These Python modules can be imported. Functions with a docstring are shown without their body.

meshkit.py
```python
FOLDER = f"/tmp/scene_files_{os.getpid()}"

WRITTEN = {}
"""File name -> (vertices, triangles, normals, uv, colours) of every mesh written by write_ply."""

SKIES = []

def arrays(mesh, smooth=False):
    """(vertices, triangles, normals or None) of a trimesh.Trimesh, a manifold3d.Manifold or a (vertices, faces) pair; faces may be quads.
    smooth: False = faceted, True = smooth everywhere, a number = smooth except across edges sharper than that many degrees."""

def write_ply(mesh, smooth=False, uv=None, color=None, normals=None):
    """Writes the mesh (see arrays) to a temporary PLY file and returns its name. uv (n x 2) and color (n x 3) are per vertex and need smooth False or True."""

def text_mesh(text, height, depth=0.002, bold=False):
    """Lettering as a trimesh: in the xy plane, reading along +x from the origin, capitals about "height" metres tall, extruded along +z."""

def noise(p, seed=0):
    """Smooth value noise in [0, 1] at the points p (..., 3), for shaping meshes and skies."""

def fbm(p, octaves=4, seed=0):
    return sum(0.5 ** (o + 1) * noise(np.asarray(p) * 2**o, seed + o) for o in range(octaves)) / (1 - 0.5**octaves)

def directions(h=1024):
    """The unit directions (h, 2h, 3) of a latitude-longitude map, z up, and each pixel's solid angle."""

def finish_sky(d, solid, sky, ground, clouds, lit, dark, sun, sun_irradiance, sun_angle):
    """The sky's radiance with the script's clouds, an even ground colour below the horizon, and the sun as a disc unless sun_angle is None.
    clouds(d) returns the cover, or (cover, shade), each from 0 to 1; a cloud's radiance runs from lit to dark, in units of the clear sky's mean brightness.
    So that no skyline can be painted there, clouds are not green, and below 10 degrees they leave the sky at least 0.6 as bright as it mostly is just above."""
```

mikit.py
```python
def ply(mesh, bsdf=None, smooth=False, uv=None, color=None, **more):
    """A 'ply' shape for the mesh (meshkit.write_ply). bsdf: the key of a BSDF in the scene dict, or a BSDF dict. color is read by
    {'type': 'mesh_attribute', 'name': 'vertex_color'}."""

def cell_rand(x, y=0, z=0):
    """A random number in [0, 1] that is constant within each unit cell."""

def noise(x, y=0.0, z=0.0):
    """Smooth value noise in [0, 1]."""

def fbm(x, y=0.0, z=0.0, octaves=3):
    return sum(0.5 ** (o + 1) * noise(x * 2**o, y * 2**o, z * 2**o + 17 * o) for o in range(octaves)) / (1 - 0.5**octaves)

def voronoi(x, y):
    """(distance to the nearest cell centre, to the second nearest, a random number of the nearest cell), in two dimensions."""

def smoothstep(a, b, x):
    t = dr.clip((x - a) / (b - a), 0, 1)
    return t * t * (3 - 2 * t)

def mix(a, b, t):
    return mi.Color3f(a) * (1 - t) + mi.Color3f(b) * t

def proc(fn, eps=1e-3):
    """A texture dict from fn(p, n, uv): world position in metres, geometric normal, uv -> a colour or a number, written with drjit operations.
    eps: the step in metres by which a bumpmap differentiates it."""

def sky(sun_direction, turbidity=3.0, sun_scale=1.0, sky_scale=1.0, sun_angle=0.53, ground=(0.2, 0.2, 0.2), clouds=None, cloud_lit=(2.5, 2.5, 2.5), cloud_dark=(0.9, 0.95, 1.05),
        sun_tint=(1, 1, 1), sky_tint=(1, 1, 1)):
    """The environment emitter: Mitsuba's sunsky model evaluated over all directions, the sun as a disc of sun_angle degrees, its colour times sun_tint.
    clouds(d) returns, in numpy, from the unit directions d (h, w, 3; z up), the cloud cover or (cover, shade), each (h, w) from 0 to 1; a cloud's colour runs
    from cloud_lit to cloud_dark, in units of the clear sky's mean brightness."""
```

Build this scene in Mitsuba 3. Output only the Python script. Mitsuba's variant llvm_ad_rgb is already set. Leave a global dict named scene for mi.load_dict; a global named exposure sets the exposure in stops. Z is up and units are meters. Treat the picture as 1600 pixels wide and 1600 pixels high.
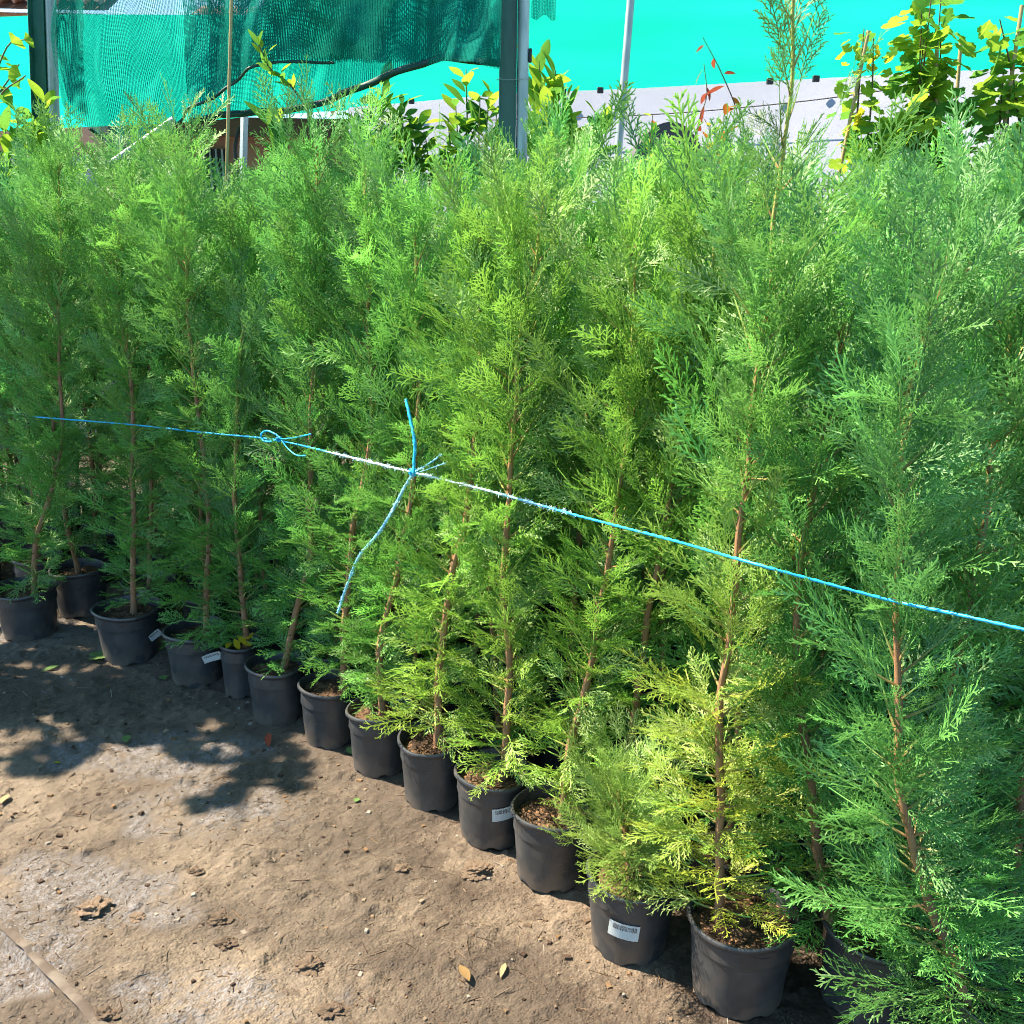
import math, random, numpy as np, trimesh, mitsuba as mi, mikit, meshkit
import drjit as dr
from mikit import noise, fbm, voronoi, smoothstep, mix, cell_rand

T = mi.ScalarTransform4f
scene, labels = {}, {}
random.seed(5)

# ------------------------------------------------------------------ camera, sky, exposure
EYE_H, PITCH, ROLL, FOV = 1.65, 17.5, 1.0, 53.13
_t, _r = math.radians(PITCH), math.radians(ROLL)
EYE = np.array([0, 0, EYE_H])
FWD = np.array([0, math.cos(_t), -math.sin(_t)])
_u, _x = np.array([0, math.sin(_t), math.cos(_t)]), np.array([1.0, 0, 0])
RGT, UPV = _x * math.cos(_r) + _u * math.sin(_r), -_x * math.sin(_r) + _u * math.cos(_r)
scene['camera'] = {'type': 'perspective', 'fov': FOV, 'fov_axis': 'x', 'near_clip': 0.05, 'far_clip': 2000.0,
                   'to_world': T().look_at(origin=EYE.tolist(), target=(EYE + FWD).tolist(), up=UPV.tolist())}
SUN_AZ, SUN_EL = 77.0, 54.0      # degrees to the left of straight ahead, degrees above the ground
_a, _e = math.radians(SUN_AZ), math.radians(SUN_EL)
SUN = np.array([-math.sin(_a) * math.cos(_e), math.cos(_a) * math.cos(_e), math.sin(_e)])
scene['sky_light'] = mikit.sky(SUN.tolist(), turbidity=3, ground=(0.2, 0.2, 0.17), sky_scale=0.72, sky_tint=(0.9, 1.05, 0.97))
exposure = 3.8


def at(px, py, Y):
    """The point at distance Y ahead that stands at a place of the photograph (measuring aid while laying the site out)."""
    d = FWD + RGT * ((px - 800) / 1600.0) + UPV * ((800 - py) / 1600.0)
    return EYE + d * (Y / d[1])


def on_ground(px, py, z=0.0):
    d = FWD + RGT * ((px - 800) / 1600.0) + UPV * ((800 - py) / 1600.0)
    return EYE + d * ((z - EYE_H) / d[2])


# ------------------------------------------------------------------ helpers
def key_for(name):
    if name not in scene and name not in labels:
        return name
    k = 1
    while f'{name}_{k:03d}' in scene or f'{name}_{k:03d}' in labels:
        k += 1
    return f'{name}_{k:03d}'


def thing(name, label, cat, group=None):
    key = key_for(name)
    labels[key] = {'label': label, 'category': cat}
    if group:
        labels[key]['group'] = group
    return key


def part(name, shape, parent, label=None, kind=None):
    key = key_for(parent + '__' + name)
    scene[key] = shape
    d = {}
    if label: d['label'] = label
    if kind: d['kind'] = kind
    if d: labels[key] = d
    return key


def structure(name, shape, label=None, kind='structure'):
    key = key_for(name)
    scene[key] = shape
    labels[key] = {'kind': kind, **({'label': label} if label else {})}
    return key


def cat(parts):
    vs, fs, n = [], [], 0
    for v, f in parts:
        f = np.asarray(f)
        if f.shape[1] == 4:
            f = np.vstack([f[:, [0, 1, 2]], f[:, [0, 2, 3]]])
        vs.append(np.asarray(v, float)); fs.append(f + n); n += len(v)
    return np.vstack(vs), np.vstack(fs)


def tube(points, radii, sides=6, caps=True):
    p = np.asarray(points, float)
    r = np.broadcast_to(np.asarray(radii, float), (len(p),))
    t = np.gradient(p, axis=0)
    t /= np.linalg.norm(t, axis=1, keepdims=True) + 1e-12
    ref = np.array([0.31, 0.12, 0.94]) if abs(t[len(t) // 2] @ [0.31, 0.12, 0.94]) < 0.9 else np.array([1.0, 0, 0])
    a = np.cross(t, ref); a /= np.linalg.norm(a, axis=1, keepdims=True)
    b = np.cross(t, a)
    ang = np.arange(sides) / sides * 2 * np.pi
    v = p[:, None] + r[:, None, None] * (a[:, None] * np.cos(ang)[None, :, None] + b[:, None] * np.sin(ang)[None, :, None])
    n = len(p); i = np.arange(n - 1)[:, None] * sides; j = np.arange(sides)[None]
    k = (j + 1) % sides
    f = np.stack([i + j, i + k, i + sides + k, i + sides + j], -1).reshape(-1, 4)
    f = np.vstack([f[:, [0, 1, 2]], f[:, [0, 2, 3]]])
    v = v.reshape(-1, 3)
    if caps:
        v = np.vstack([v, p[0], p[-1]])
        c0, c1 = len(v) - 2, len(v) - 1
        jj = np.arange(sides); kk = (jj + 1) % sides
        f = np.vstack([f, np.stack([np.full(sides, c0), kk, jj], 1), np.stack([np.full(sides, c1), (n - 1) * sides + jj, (n - 1) * sides + kk], 1)])
    return v, f


def spline(pts, n):
    """Catmull-Rom through the points, n samples evenly spaced."""
    p = np.asarray(pts, float)
    if len(p) == 2:
        return p[0] + (p[1] - p[0]) * np.linspace(0, 1, n)[:, None]
    q = np.vstack([2 * p[0] - p[1], p, 2 * p[-1] - p[-2]])
    out = []
    for i in range(len(p) - 1):
        t = np.linspace(0, 1, 16, endpoint=False)[:, None]
        a, b, c, d = q[i:i + 4]
        out.append(0.5 * (2 * b + (c - a) * t + (2 * a - 5 * b + 4 * c - d) * t**2 + (3 * b - a - 3 * c + d) * t**3))
    out = np.vstack(out + [p[-1:]])
    s = np.concatenate([[0], np.cumsum(np.linalg.norm(np.diff(out, axis=0), axis=1))])
    u = np.linspace(0, s[-1], n)
    return np.stack([np.interp(u, s, out[:, k]) for k in range(3)], 1)


def grid_faces(nu, nv):
    i, j = np.meshgrid(np.arange(nu - 1), np.arange(nv - 1), indexing='ij')
    a = (i * nv + j).ravel()
    return np.stack([a, a + nv, a + nv + 1, a + 1], 1)


def box(x0, x1, y0, y1, z0, z1, bevel=0.0):
    if bevel:
        import manifold3d as m3
        b = bevel
        pts = []
        for x in (x0, x1):
            for y in (y0, y1):
                for z in (z0, z1):
                    sx, sy, sz = (b if x == x0 else -b), (b if y == y0 else -b), (b if z == z0 else -b)
                    pts += [[x + sx, y + sy, z], [x + sx, y, z + sz], [x, y + sy, z + sz]]
        m = m3.Manifold.hull_points(np.array(pts)).to_mesh()
        return np.array(m.vert_properties[:, :3]), np.array(m.tri_verts)
    m = trimesh.creation.box(bounds=[[x0, y0, z0], [x1, y1, z1]])
    return np.array(m.vertices), np.array(m.faces)


def frame(x, z_hint):
    x = x / np.linalg.norm(x)
    z = z_hint - x * (z_hint @ x); z /= np.linalg.norm(z) + 1e-12
    return x, np.cross(z, x), z


def place(origin, x, z_hint, s=1.0):
    x, y, z = frame(np.asarray(x, float), np.asarray(z_hint, float))
    m = np.eye(4); m[:3, 0], m[:3, 1], m[:3, 2], m[:3, 3] = x * s, y * s, z * s, origin
    return T(m)


def rgb(*c):
    return {'type': 'rgb', 'value': list(c)}


# ------------------------------------------------------------------ materials
VC = {'type': 'mesh_attribute', 'name': 'vertex_color'}
scene['m_foliage'] = {'type': 'blendbsdf', 'weight': 0.05,      # waxy scales: leaf tissue under a thin gloss
                      'a': {'type': 'principledthin', 'base_color': VC, 'roughness': 0.4, 'diff_trans': 0.85, 'eta': 1.5, 'spec_trans': 0.0},
                      'b': {'type': 'twosided', 'bsdf': {'type': 'roughconductor', 'material': 'none', 'alpha': 0.36, 'specular_reflectance': rgb(0.95, 0.95, 0.95)}}}
scene['m_bark'] = {'type': 'principled', 'base_color': VC, 'roughness': 0.75, 'specular': 0.3}


def leaf_mat(name, c, dt=0.8, rough=0.35):
    scene[name] = {'type': 'principledthin', 'base_color': rgb(*c), 'roughness': rough, 'diff_trans': dt, 'eta': 1.5, 'spec_trans': 0.0}


leaf_mat('m_leaf_green', (0.12, 0.3, 0.045), 1.0)
leaf_mat('m_leaf_deep', (0.055, 0.18, 0.04))
leaf_mat('m_leaf_lime', (0.27, 0.44, 0.04), 1.1)
leaf_mat('m_leaf_yellow', (0.5, 0.42, 0.03), 1.0)
leaf_mat('m_leaf_orange', (0.5, 0.16, 0.03), 1.0)
leaf_mat('m_leaf_rust', (0.28, 0.07, 0.04), 0.7)
leaf_mat('m_leaf_dry', (0.22, 0.15, 0.07), 0.4)
leaf_mat('m_net', (0.012, 0.2, 0.165), 0.7, 0.3)
leaf_mat('m_net_back', (0.008, 0.3, 0.24), 1.1, 0.4)


def mint_fn(p, n, uv):
    t = fbm(p.x * 0.8 - p.z * 0.5, p.z * 7 + p.x * 0.6, 2, 3)
    return mix((0.004, 0.36, 0.255), (0.01, 0.43, 0.335), t)


scene['m_mint'] = {'type': 'principledthin', 'base_color': mikit.proc(mint_fn), 'roughness': 0.5, 'diff_trans': 0.4, 'eta': 1.4, 'spec_trans': 0.0}
leaf_mat('m_white_film', (0.3, 0.33, 0.41), 0.5, 0.5)


def pot_fn(p, n, uv):
    d = fbm(p.x * 14, p.y * 14, p.z * 9, 3)
    fine = fbm(p.x * 120, p.y * 120, p.z * 40, 2)
    low = 1 - smoothstep(0.0, 0.09, p.z)
    dust = smoothstep(0.42, 0.78, d) * 0.55 + low * 0.45 * smoothstep(0.3, 0.7, fine * 0.6 + d * 0.4)
    scratch = smoothstep(0.8, 0.9, noise(p.x * 35 + p.z * 60, p.y * 35, p.z * 210)) * smoothstep(0.5, 0.7, noise(p.x * 9, p.y * 9, p.z * 12)) * 0.3
    c = mix((0.018, 0.022, 0.027), (0.08, 0.08, 0.08), dr.clip(dust * 0.55 + scratch, 0, 1))
    mud = smoothstep(0.52, 0.66, fbm(p.x * 26, p.y * 26, p.z * 16, 3) + 0.16 * (1 - smoothstep(0.0, 0.11, p.z)))
    return mix(c, (0.095, 0.075, 0.056), mud * (0.12 + 0.45 * (1 - smoothstep(0.0, 0.08, p.z))))


def pot_rough(p, n, uv):
    return 0.34 + 0.26 * fbm(p.x * 30, p.y * 30, p.z * 30, 2)


scene['m_pot'] = {'type': 'twosided', 'bsdf': {'type': 'principled', 'base_color': mikit.proc(pot_fn), 'roughness': mikit.proc(pot_rough), 'specular': 0.85}}


def soil_fn(p, n, uv):
    a = fbm(p.x * 40, p.y * 40, p.z * 40, 3)
    b = noise(p.x * 190, p.y * 190, p.z * 190)
    c = mix((0.03, 0.02, 0.014), (0.12, 0.075, 0.045), smoothstep(0.3, 0.75, a))
    return mix(c, (0.3, 0.16, 0.08), smoothstep(0.72, 0.85, b) * 0.7)


scene['m_soil'] = {'type': 'principled', 'base_color': mikit.proc(soil_fn), 'roughness': 0.9, 'specular': 0.2}

MAT_A, MAT_B = on_ground(-10, 1440), on_ground(150, 1610)       # the free edge of the weed mat in the near left corner
_e2 = (MAT_B - MAT_A)[:2]; _e2 = _e2 / np.linalg.norm(_e2)
EDGE_N = np.array([-_e2[1], _e2[0]])
if EDGE_N[0] < 0: EDGE_N = -EDGE_N                                # points onto the mat
PATCHES = [(on_ground(350, 1270), 0.26, 0.16), (on_ground(100, 1400), 0.30, 0.16), (on_ground(260, 1180), 0.35, 0.14), (on_ground(20, 1000), 0.3, 0.18), (on_ground(330, 1560), 0.25, 0.1), (on_ground(60, 1480), 0.16, 0.1)]


def mat_cover(x, y, nz):
    """0 to 1 where the grey fabric shows through the soil."""
    c = 0
    for g, a, b in PATCHES:
        q = ((x - float(g[0])) / a) ** 2 + ((y - float(g[1])) / b) ** 2
        c = c + smoothstep(1.3, 0.2, q + (nz - 0.5) * 2.2)
    return c


def ground_fn(p, n, uv):
    a = fbm(p.x * 1.9 + 3, p.y * 1.9, 0, 4)
    b = fbm(p.x * 9, p.y * 9, 5, 4)
    c = fbm(p.x * 85, p.y * 85, 2, 3)
    g = fbm(p.x * 340, p.y * 340, 4, 2)
    base = mix((0.042, 0.031, 0.024), (0.125, 0.1, 0.075), smoothstep(0.36, 0.64, a * 0.6 + b * 0.4))
    base = base * (0.72 + 0.56 * c) * (0.72 + 0.56 * g)
    base = mix(base, (0.22, 0.18, 0.13), smoothstep(0.66, 0.78, noise(p.x * 210, p.y * 210, 6)) * smoothstep(0.4, 0.6, b) * 0.18)
    base = mix(base, (0.05, 0.034, 0.025), smoothstep(0.62, 0.76, fbm(p.x * 36, p.y * 36, 9, 3)) * 0.55)
    worn = smoothstep(0.25, -0.75, p.x + (a - 0.5) * 1.6 + (p.y - 2.0) * 0.2)
    base = mix(base * 0.9, base * 0.55 + mi.Color3f(0.062, 0.055, 0.044) * (0.7 + 0.6 * g), worn * 0.55)
    m = dr.clip(mat_cover(p.x, p.y, b), 0, 1)
    weave = 0.85 + 0.3 * noise(p.x * 260 + p.y * 90, p.y * 260 - p.x * 90)
    grey = mix((0.11, 0.11, 0.114), (0.165, 0.165, 0.175), fbm(p.x * 5, p.y * 5, 1, 3)) * weave
    m = m * smoothstep(0.7, 0.36, c * 0.5 + b * 0.5) * smoothstep(0.75, 0.35, g) * 0.85
    return mix(base, grey, m)


def ground_bump(p, n, uv):
    return fbm(p.x * 90, p.y * 90, 0, 4) * 1.0 + 0.5 * noise(p.x * 330, p.y * 330)


scene['m_ground'] = {'type': 'bumpmap', 'arbitrary': mikit.proc(ground_bump, 0.0015), 'scale': 0.006,
                     'bsdf': {'type': 'principled', 'base_color': mikit.proc(ground_fn), 'roughness': 0.9, 'specular': 0.25}}
scene['m_litter'] = {'type': 'twosided', 'bsdf': {'type': 'principled', 'base_color': VC, 'roughness': 0.85, 'specular': 0.2}}


def plain(name, c, rough=0.5, metallic=0.0, spec=0.5):
    scene[name] = {'type': 'twosided', 'bsdf': {'type': 'principled', 'base_color': rgb(*c), 'roughness': rough, 'metallic': metallic, 'specular': spec}}


def steel_fn(c0, c1):
    def fn(p, n, uv):
        return mix(c0, c1, smoothstep(0.35, 0.7, fbm(p.x * 25, p.y * 25, p.z * 6, 3)))
    return fn


scene['m_green_paint'] = {'type': 'twosided', 'bsdf': {'type': 'principled', 'base_color': mikit.proc(steel_fn((0.018, 0.125, 0.1), (0.03, 0.16, 0.13))), 'roughness': 0.35, 'specular': 0.5}}
scene['m_galvanised'] = {'type': 'twosided', 'bsdf': {'type': 'principled', 'base_color': mikit.proc(steel_fn((0.30, 0.36, 0.38), (0.42, 0.48, 0.5))), 'roughness': 0.45, 'metallic': 0.35, 'specular': 0.5}}
plain('m_black', (0.012, 0.012, 0.013), 0.5)
plain('m_hem', (0.005, 0.05, 0.042), 0.6)
plain('m_sticker', (0.5, 0.54, 0.54), 0.35)
plain('m_print', (0.03, 0.03, 0.035), 0.6)
plain('m_print_faint', (0.42, 0.47, 0.48), 0.6)
scene['m_twine'] = {'type': 'twosided', 'bsdf': {'type': 'principled', 'base_color': VC, 'roughness': 0.45}}
plain('m_twine_pale', (0.5, 0.75, 0.9), 0.45)
plain('m_peach', (0.45, 0.28, 0.19), 0.85)
plain('m_fascia', (0.16, 0.07, 0.05), 0.7)
plain('m_dark_cover', (0.06, 0.06, 0.065), 0.8)


def tile_fn(p, n, uv):
    return mix((0.16, 0.09, 0.07), (0.36, 0.24, 0.19), fbm(p.x * 9, p.y * 9, p.z * 9, 3))


scene['m_tile'] = {'type': 'twosided', 'bsdf': {'type': 'principled', 'base_color': mikit.proc(tile_fn), 'roughness': 0.85}}


def bamboo_fn(p, n, uv):
    return mix((0.24, 0.2, 0.09), (0.4, 0.31, 0.15), fbm(p.x * 60, p.y * 60, p.z * 5, 3))


scene['m_bamboo'] = {'type': 'principled', 'base_color': mikit.proc(bamboo_fn), 'roughness': 0.55}

# ------------------------------------------------------------------ ground
def axis(lo, hi, step, far):
    mid = np.arange(lo, hi + step / 2, step)
    grow = [step]
    while sum(grow) < far: grow.append(grow[-1] * 1.35)
    g = np.cumsum(grow)
    return np.concatenate([lo - g[::-1], mid, hi + g])


def ground_z(x, y):
    p = np.stack([x, y, np.zeros_like(x)], -1)
    a = meshkit.fbm(p * 1.7, 3, 3) - 0.5
    b = meshkit.fbm(p * 9, 4, 7) - 0.5
    c = meshkit.fbm(p * 38, 3, 11)
    z = 0.03 * a + 0.018 * b + 0.012 * (c - 0.5) * np.clip(meshkit.fbm(p * 3, 2, 31) * 3 - 0.9, 0.25, 1) + 0.012 * np.clip(meshkit.fbm(p * 24, 3, 23) - 0.62, 0, 1) * 4
    s = (x - MAT_A[0]) * EDGE_N[0] + (y - MAT_A[1]) * EDGE_N[1]
    wob = 0.02 * (meshkit.noise(p * 6, 5) - 0.5)
    return z - 0.035 * np.clip(0.5 - (s + wob) / 0.03, 0, 1)


gx, gy = axis(-2.4, 1.2, 0.0085, 90), axis(1.2, 4.2, 0.0085, 90)
X, Y = np.meshgrid(gx, gy, indexing='ij')
Z = ground_z(X, Y)
structure('ground', mikit.ply((np.stack([X, Y, Z], -1).reshape(-1, 3), grid_faces(len(gx), len(gy))[:, ::1]), 'm_ground', smooth=True))
print('ground', len(gx) * len(gy))


def gz(x, y):
    return float(ground_z(np.array([x]), np.array([y]))[0])


# hem of the weed mat
rng = np.random.default_rng(3)
L = np.linalg.norm((MAT_B - MAT_A)[:2])
s_ = np.linspace(-1.2, L + 1.0, 160)
e3 = np.array([_e2[0], _e2[1], 0]); n3 = np.array([EDGE_N[0], EDGE_N[1], 0])
rows = []
prof = [(0.035, -0.006), (0.02, 0.001), (0.012, 0.003), (0.002, 0.0025), (0.0, 0.0005), (0.001, -0.003), (0.012, -0.006)]
for o, h in prof:
    q = np.array([MAT_A[0], MAT_A[1], 0]) + e3 * s_[:, None] + n3 * (o + 0.012 * (meshkit.fbm(np.stack([s_ * 5, s_ * 0, s_ * 0], 1), 3, 2) - 0.5)[:, None] * 2)
    q[:, 2] = ground_z(q[:, 0] * 0 + (MAT_A[0] + e3[0] * s_ + n3[0] * 0.08), q[:, 1] * 0 + (MAT_A[1] + e3[1] * s_ + n3[1] * 0.08)) + h + 0.004 * (meshkit.noise(np.stack([s_ * 14, s_ * 0, s_ * 0], 1), 6) - 0.3)
    rows.append(q)
V = np.stack(rows, 1).reshape(-1, 3)


def hem_fn(p, n, uv):
    return mix((0.06, 0.046, 0.036), (0.115, 0.098, 0.08), smoothstep(0.3, 0.7, fbm(p.x * 25, p.y * 25, p.z * 25, 3)))


scene['m_mat_hem'] = {'type': 'twosided', 'bsdf': {'type': 'principled', 'base_color': mikit.proc(hem_fn), 'roughness': 0.85}}
k = thing('weed_mat', 'frayed grey edge of woven weed mat in the near left corner of the path', 'mat')
part('hem', mikit.ply((V, grid_faces(len(s_), len(prof))), 'm_mat_hem', smooth=25), k)

# ------------------------------------------------------------------ conifers
def blades(p, q, w, nrm):
    """Flat fingers that taper from p to q: (n, 4, 3)."""
    d = q - p
    s = np.cross(nrm, d); s /= np.linalg.norm(s, axis=1, keepdims=True) + 1e-12
    return np.stack([p - s * w[:, None] * 0.85, q - s * w[:, None] * 0.5, q + s * w[:, None] * 0.5, p + s * w[:, None] * 0.85], 1)


def make_spray(rng, L=0.17, step2=0.011, step3=0.0082, w=0.0018, l2=0.08, l3=0.028):
    """A flat feathery spray along +x: blades (n, 4, 3) and how far out each blade is (n, 4)."""
    P, Q, W, N, A = [], [], [], [], []
    up = np.array([0, 0, 1.0])

    def add(p, q, w_, n, a0, a1):
        P.append(p); Q.append(q); W.append(w_); N.append(n + rng.normal(0, 0.28, 3)); A.append((a0, a1))

    bend = rng.normal(0, 0.25); droop = rng.uniform(0.0, 0.7)

    def rachis(t):
        return np.array([L * t, bend * L * t * t * 0.5, -droop * L * t * t * 0.5])

    ts = np.linspace(0, 1, 6)
    for a, b in zip(ts[:-1], ts[1:]):
        add(rachis(a), rachis(b) + (rachis(b) - rachis(a)) * 0.2, w * 1.1, up, a * 0.5, b * 0.6)
    n2 = int(L / step2)
    for i in range(n2):
        t = (i + 0.7 + rng.uniform(-0.3, 0.3)) / n2
        side = 1 if i % 2 else -1
        ln = l2 * (0.25 + 0.95 * math.sin(math.pi * min(1, t * 0.75 + 0.2)) ** 1.1) * rng.uniform(0.6, 1.15) * (1 - 0.55 * t)
        ang = side * math.radians(rng.uniform(30, 46))
        o = rachis(t)
        c, s = math.cos(ang), math.sin(ang)
        d0 = np.array([c, s, rng.normal(0, 0.16)]); d0 /= np.linalg.norm(d0)
        fw = np.array([1.0, 0, 0])

        def sec(u, o=o, d0=d0, ln=ln):
            return o + (d0 * u + (fw * 0.35 + up * -0.12) * u * u * 0.5) * ln

        us = np.linspace(0, 1, 3)
        for a, b in zip(us[:-1], us[1:]):
            add(sec(a), sec(b), w * 1.15, up, 0.2 + 0.5 * t, 0.5 + 0.4 * b)
        n3 = max(2, int(ln / step3))
        for j in range(n3):
            u = (j + 0.8 + rng.uniform(-0.3, 0.3)) / n3
            sd = 1 if j % 2 else -1
            l = l3 * (1.1 - 0.75 * u) * rng.uniform(0.6, 1.25) * (0.55 + 0.45 * min(1, ln / 0.04))
            tg = sec(min(1, u + 0.05)) - sec(u - 0.05); tg /= np.linalg.norm(tg)
            a3 = sd * math.radians(rng.uniform(20, 38))
            pr = np.cross(up, tg)
            dd = tg * math.cos(a3) + pr * math.sin(a3) + up * rng.normal(0, 0.13)
            add(sec(u), sec(u) + dd * l, w * rng.uniform(0.8, 1.25), up, 0.35 + 0.35 * u, 0.75 + 0.25 * u)
    return blades(np.array(P), np.array(Q), np.array(W), np.array(N)), np.array(A)


_srng = np.random.default_rng(11)
SPRAYS = [make_spray(_srng, L=l) for l in (0.13, 0.15, 0.17, 0.19, 0.16, 0.2)]
SPRAYS_LOW = [make_spray(_srng, L=l, step2=0.0115, step3=0.009, w=0.0025, l2=0.075, l3=0.029) for l in (0.14, 0.16, 0.18, 0.2)]
print('spray blades', [len(s[0]) for s in SPRAYS], [len(s[0]) for s in SPRAYS_LOW])


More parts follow.
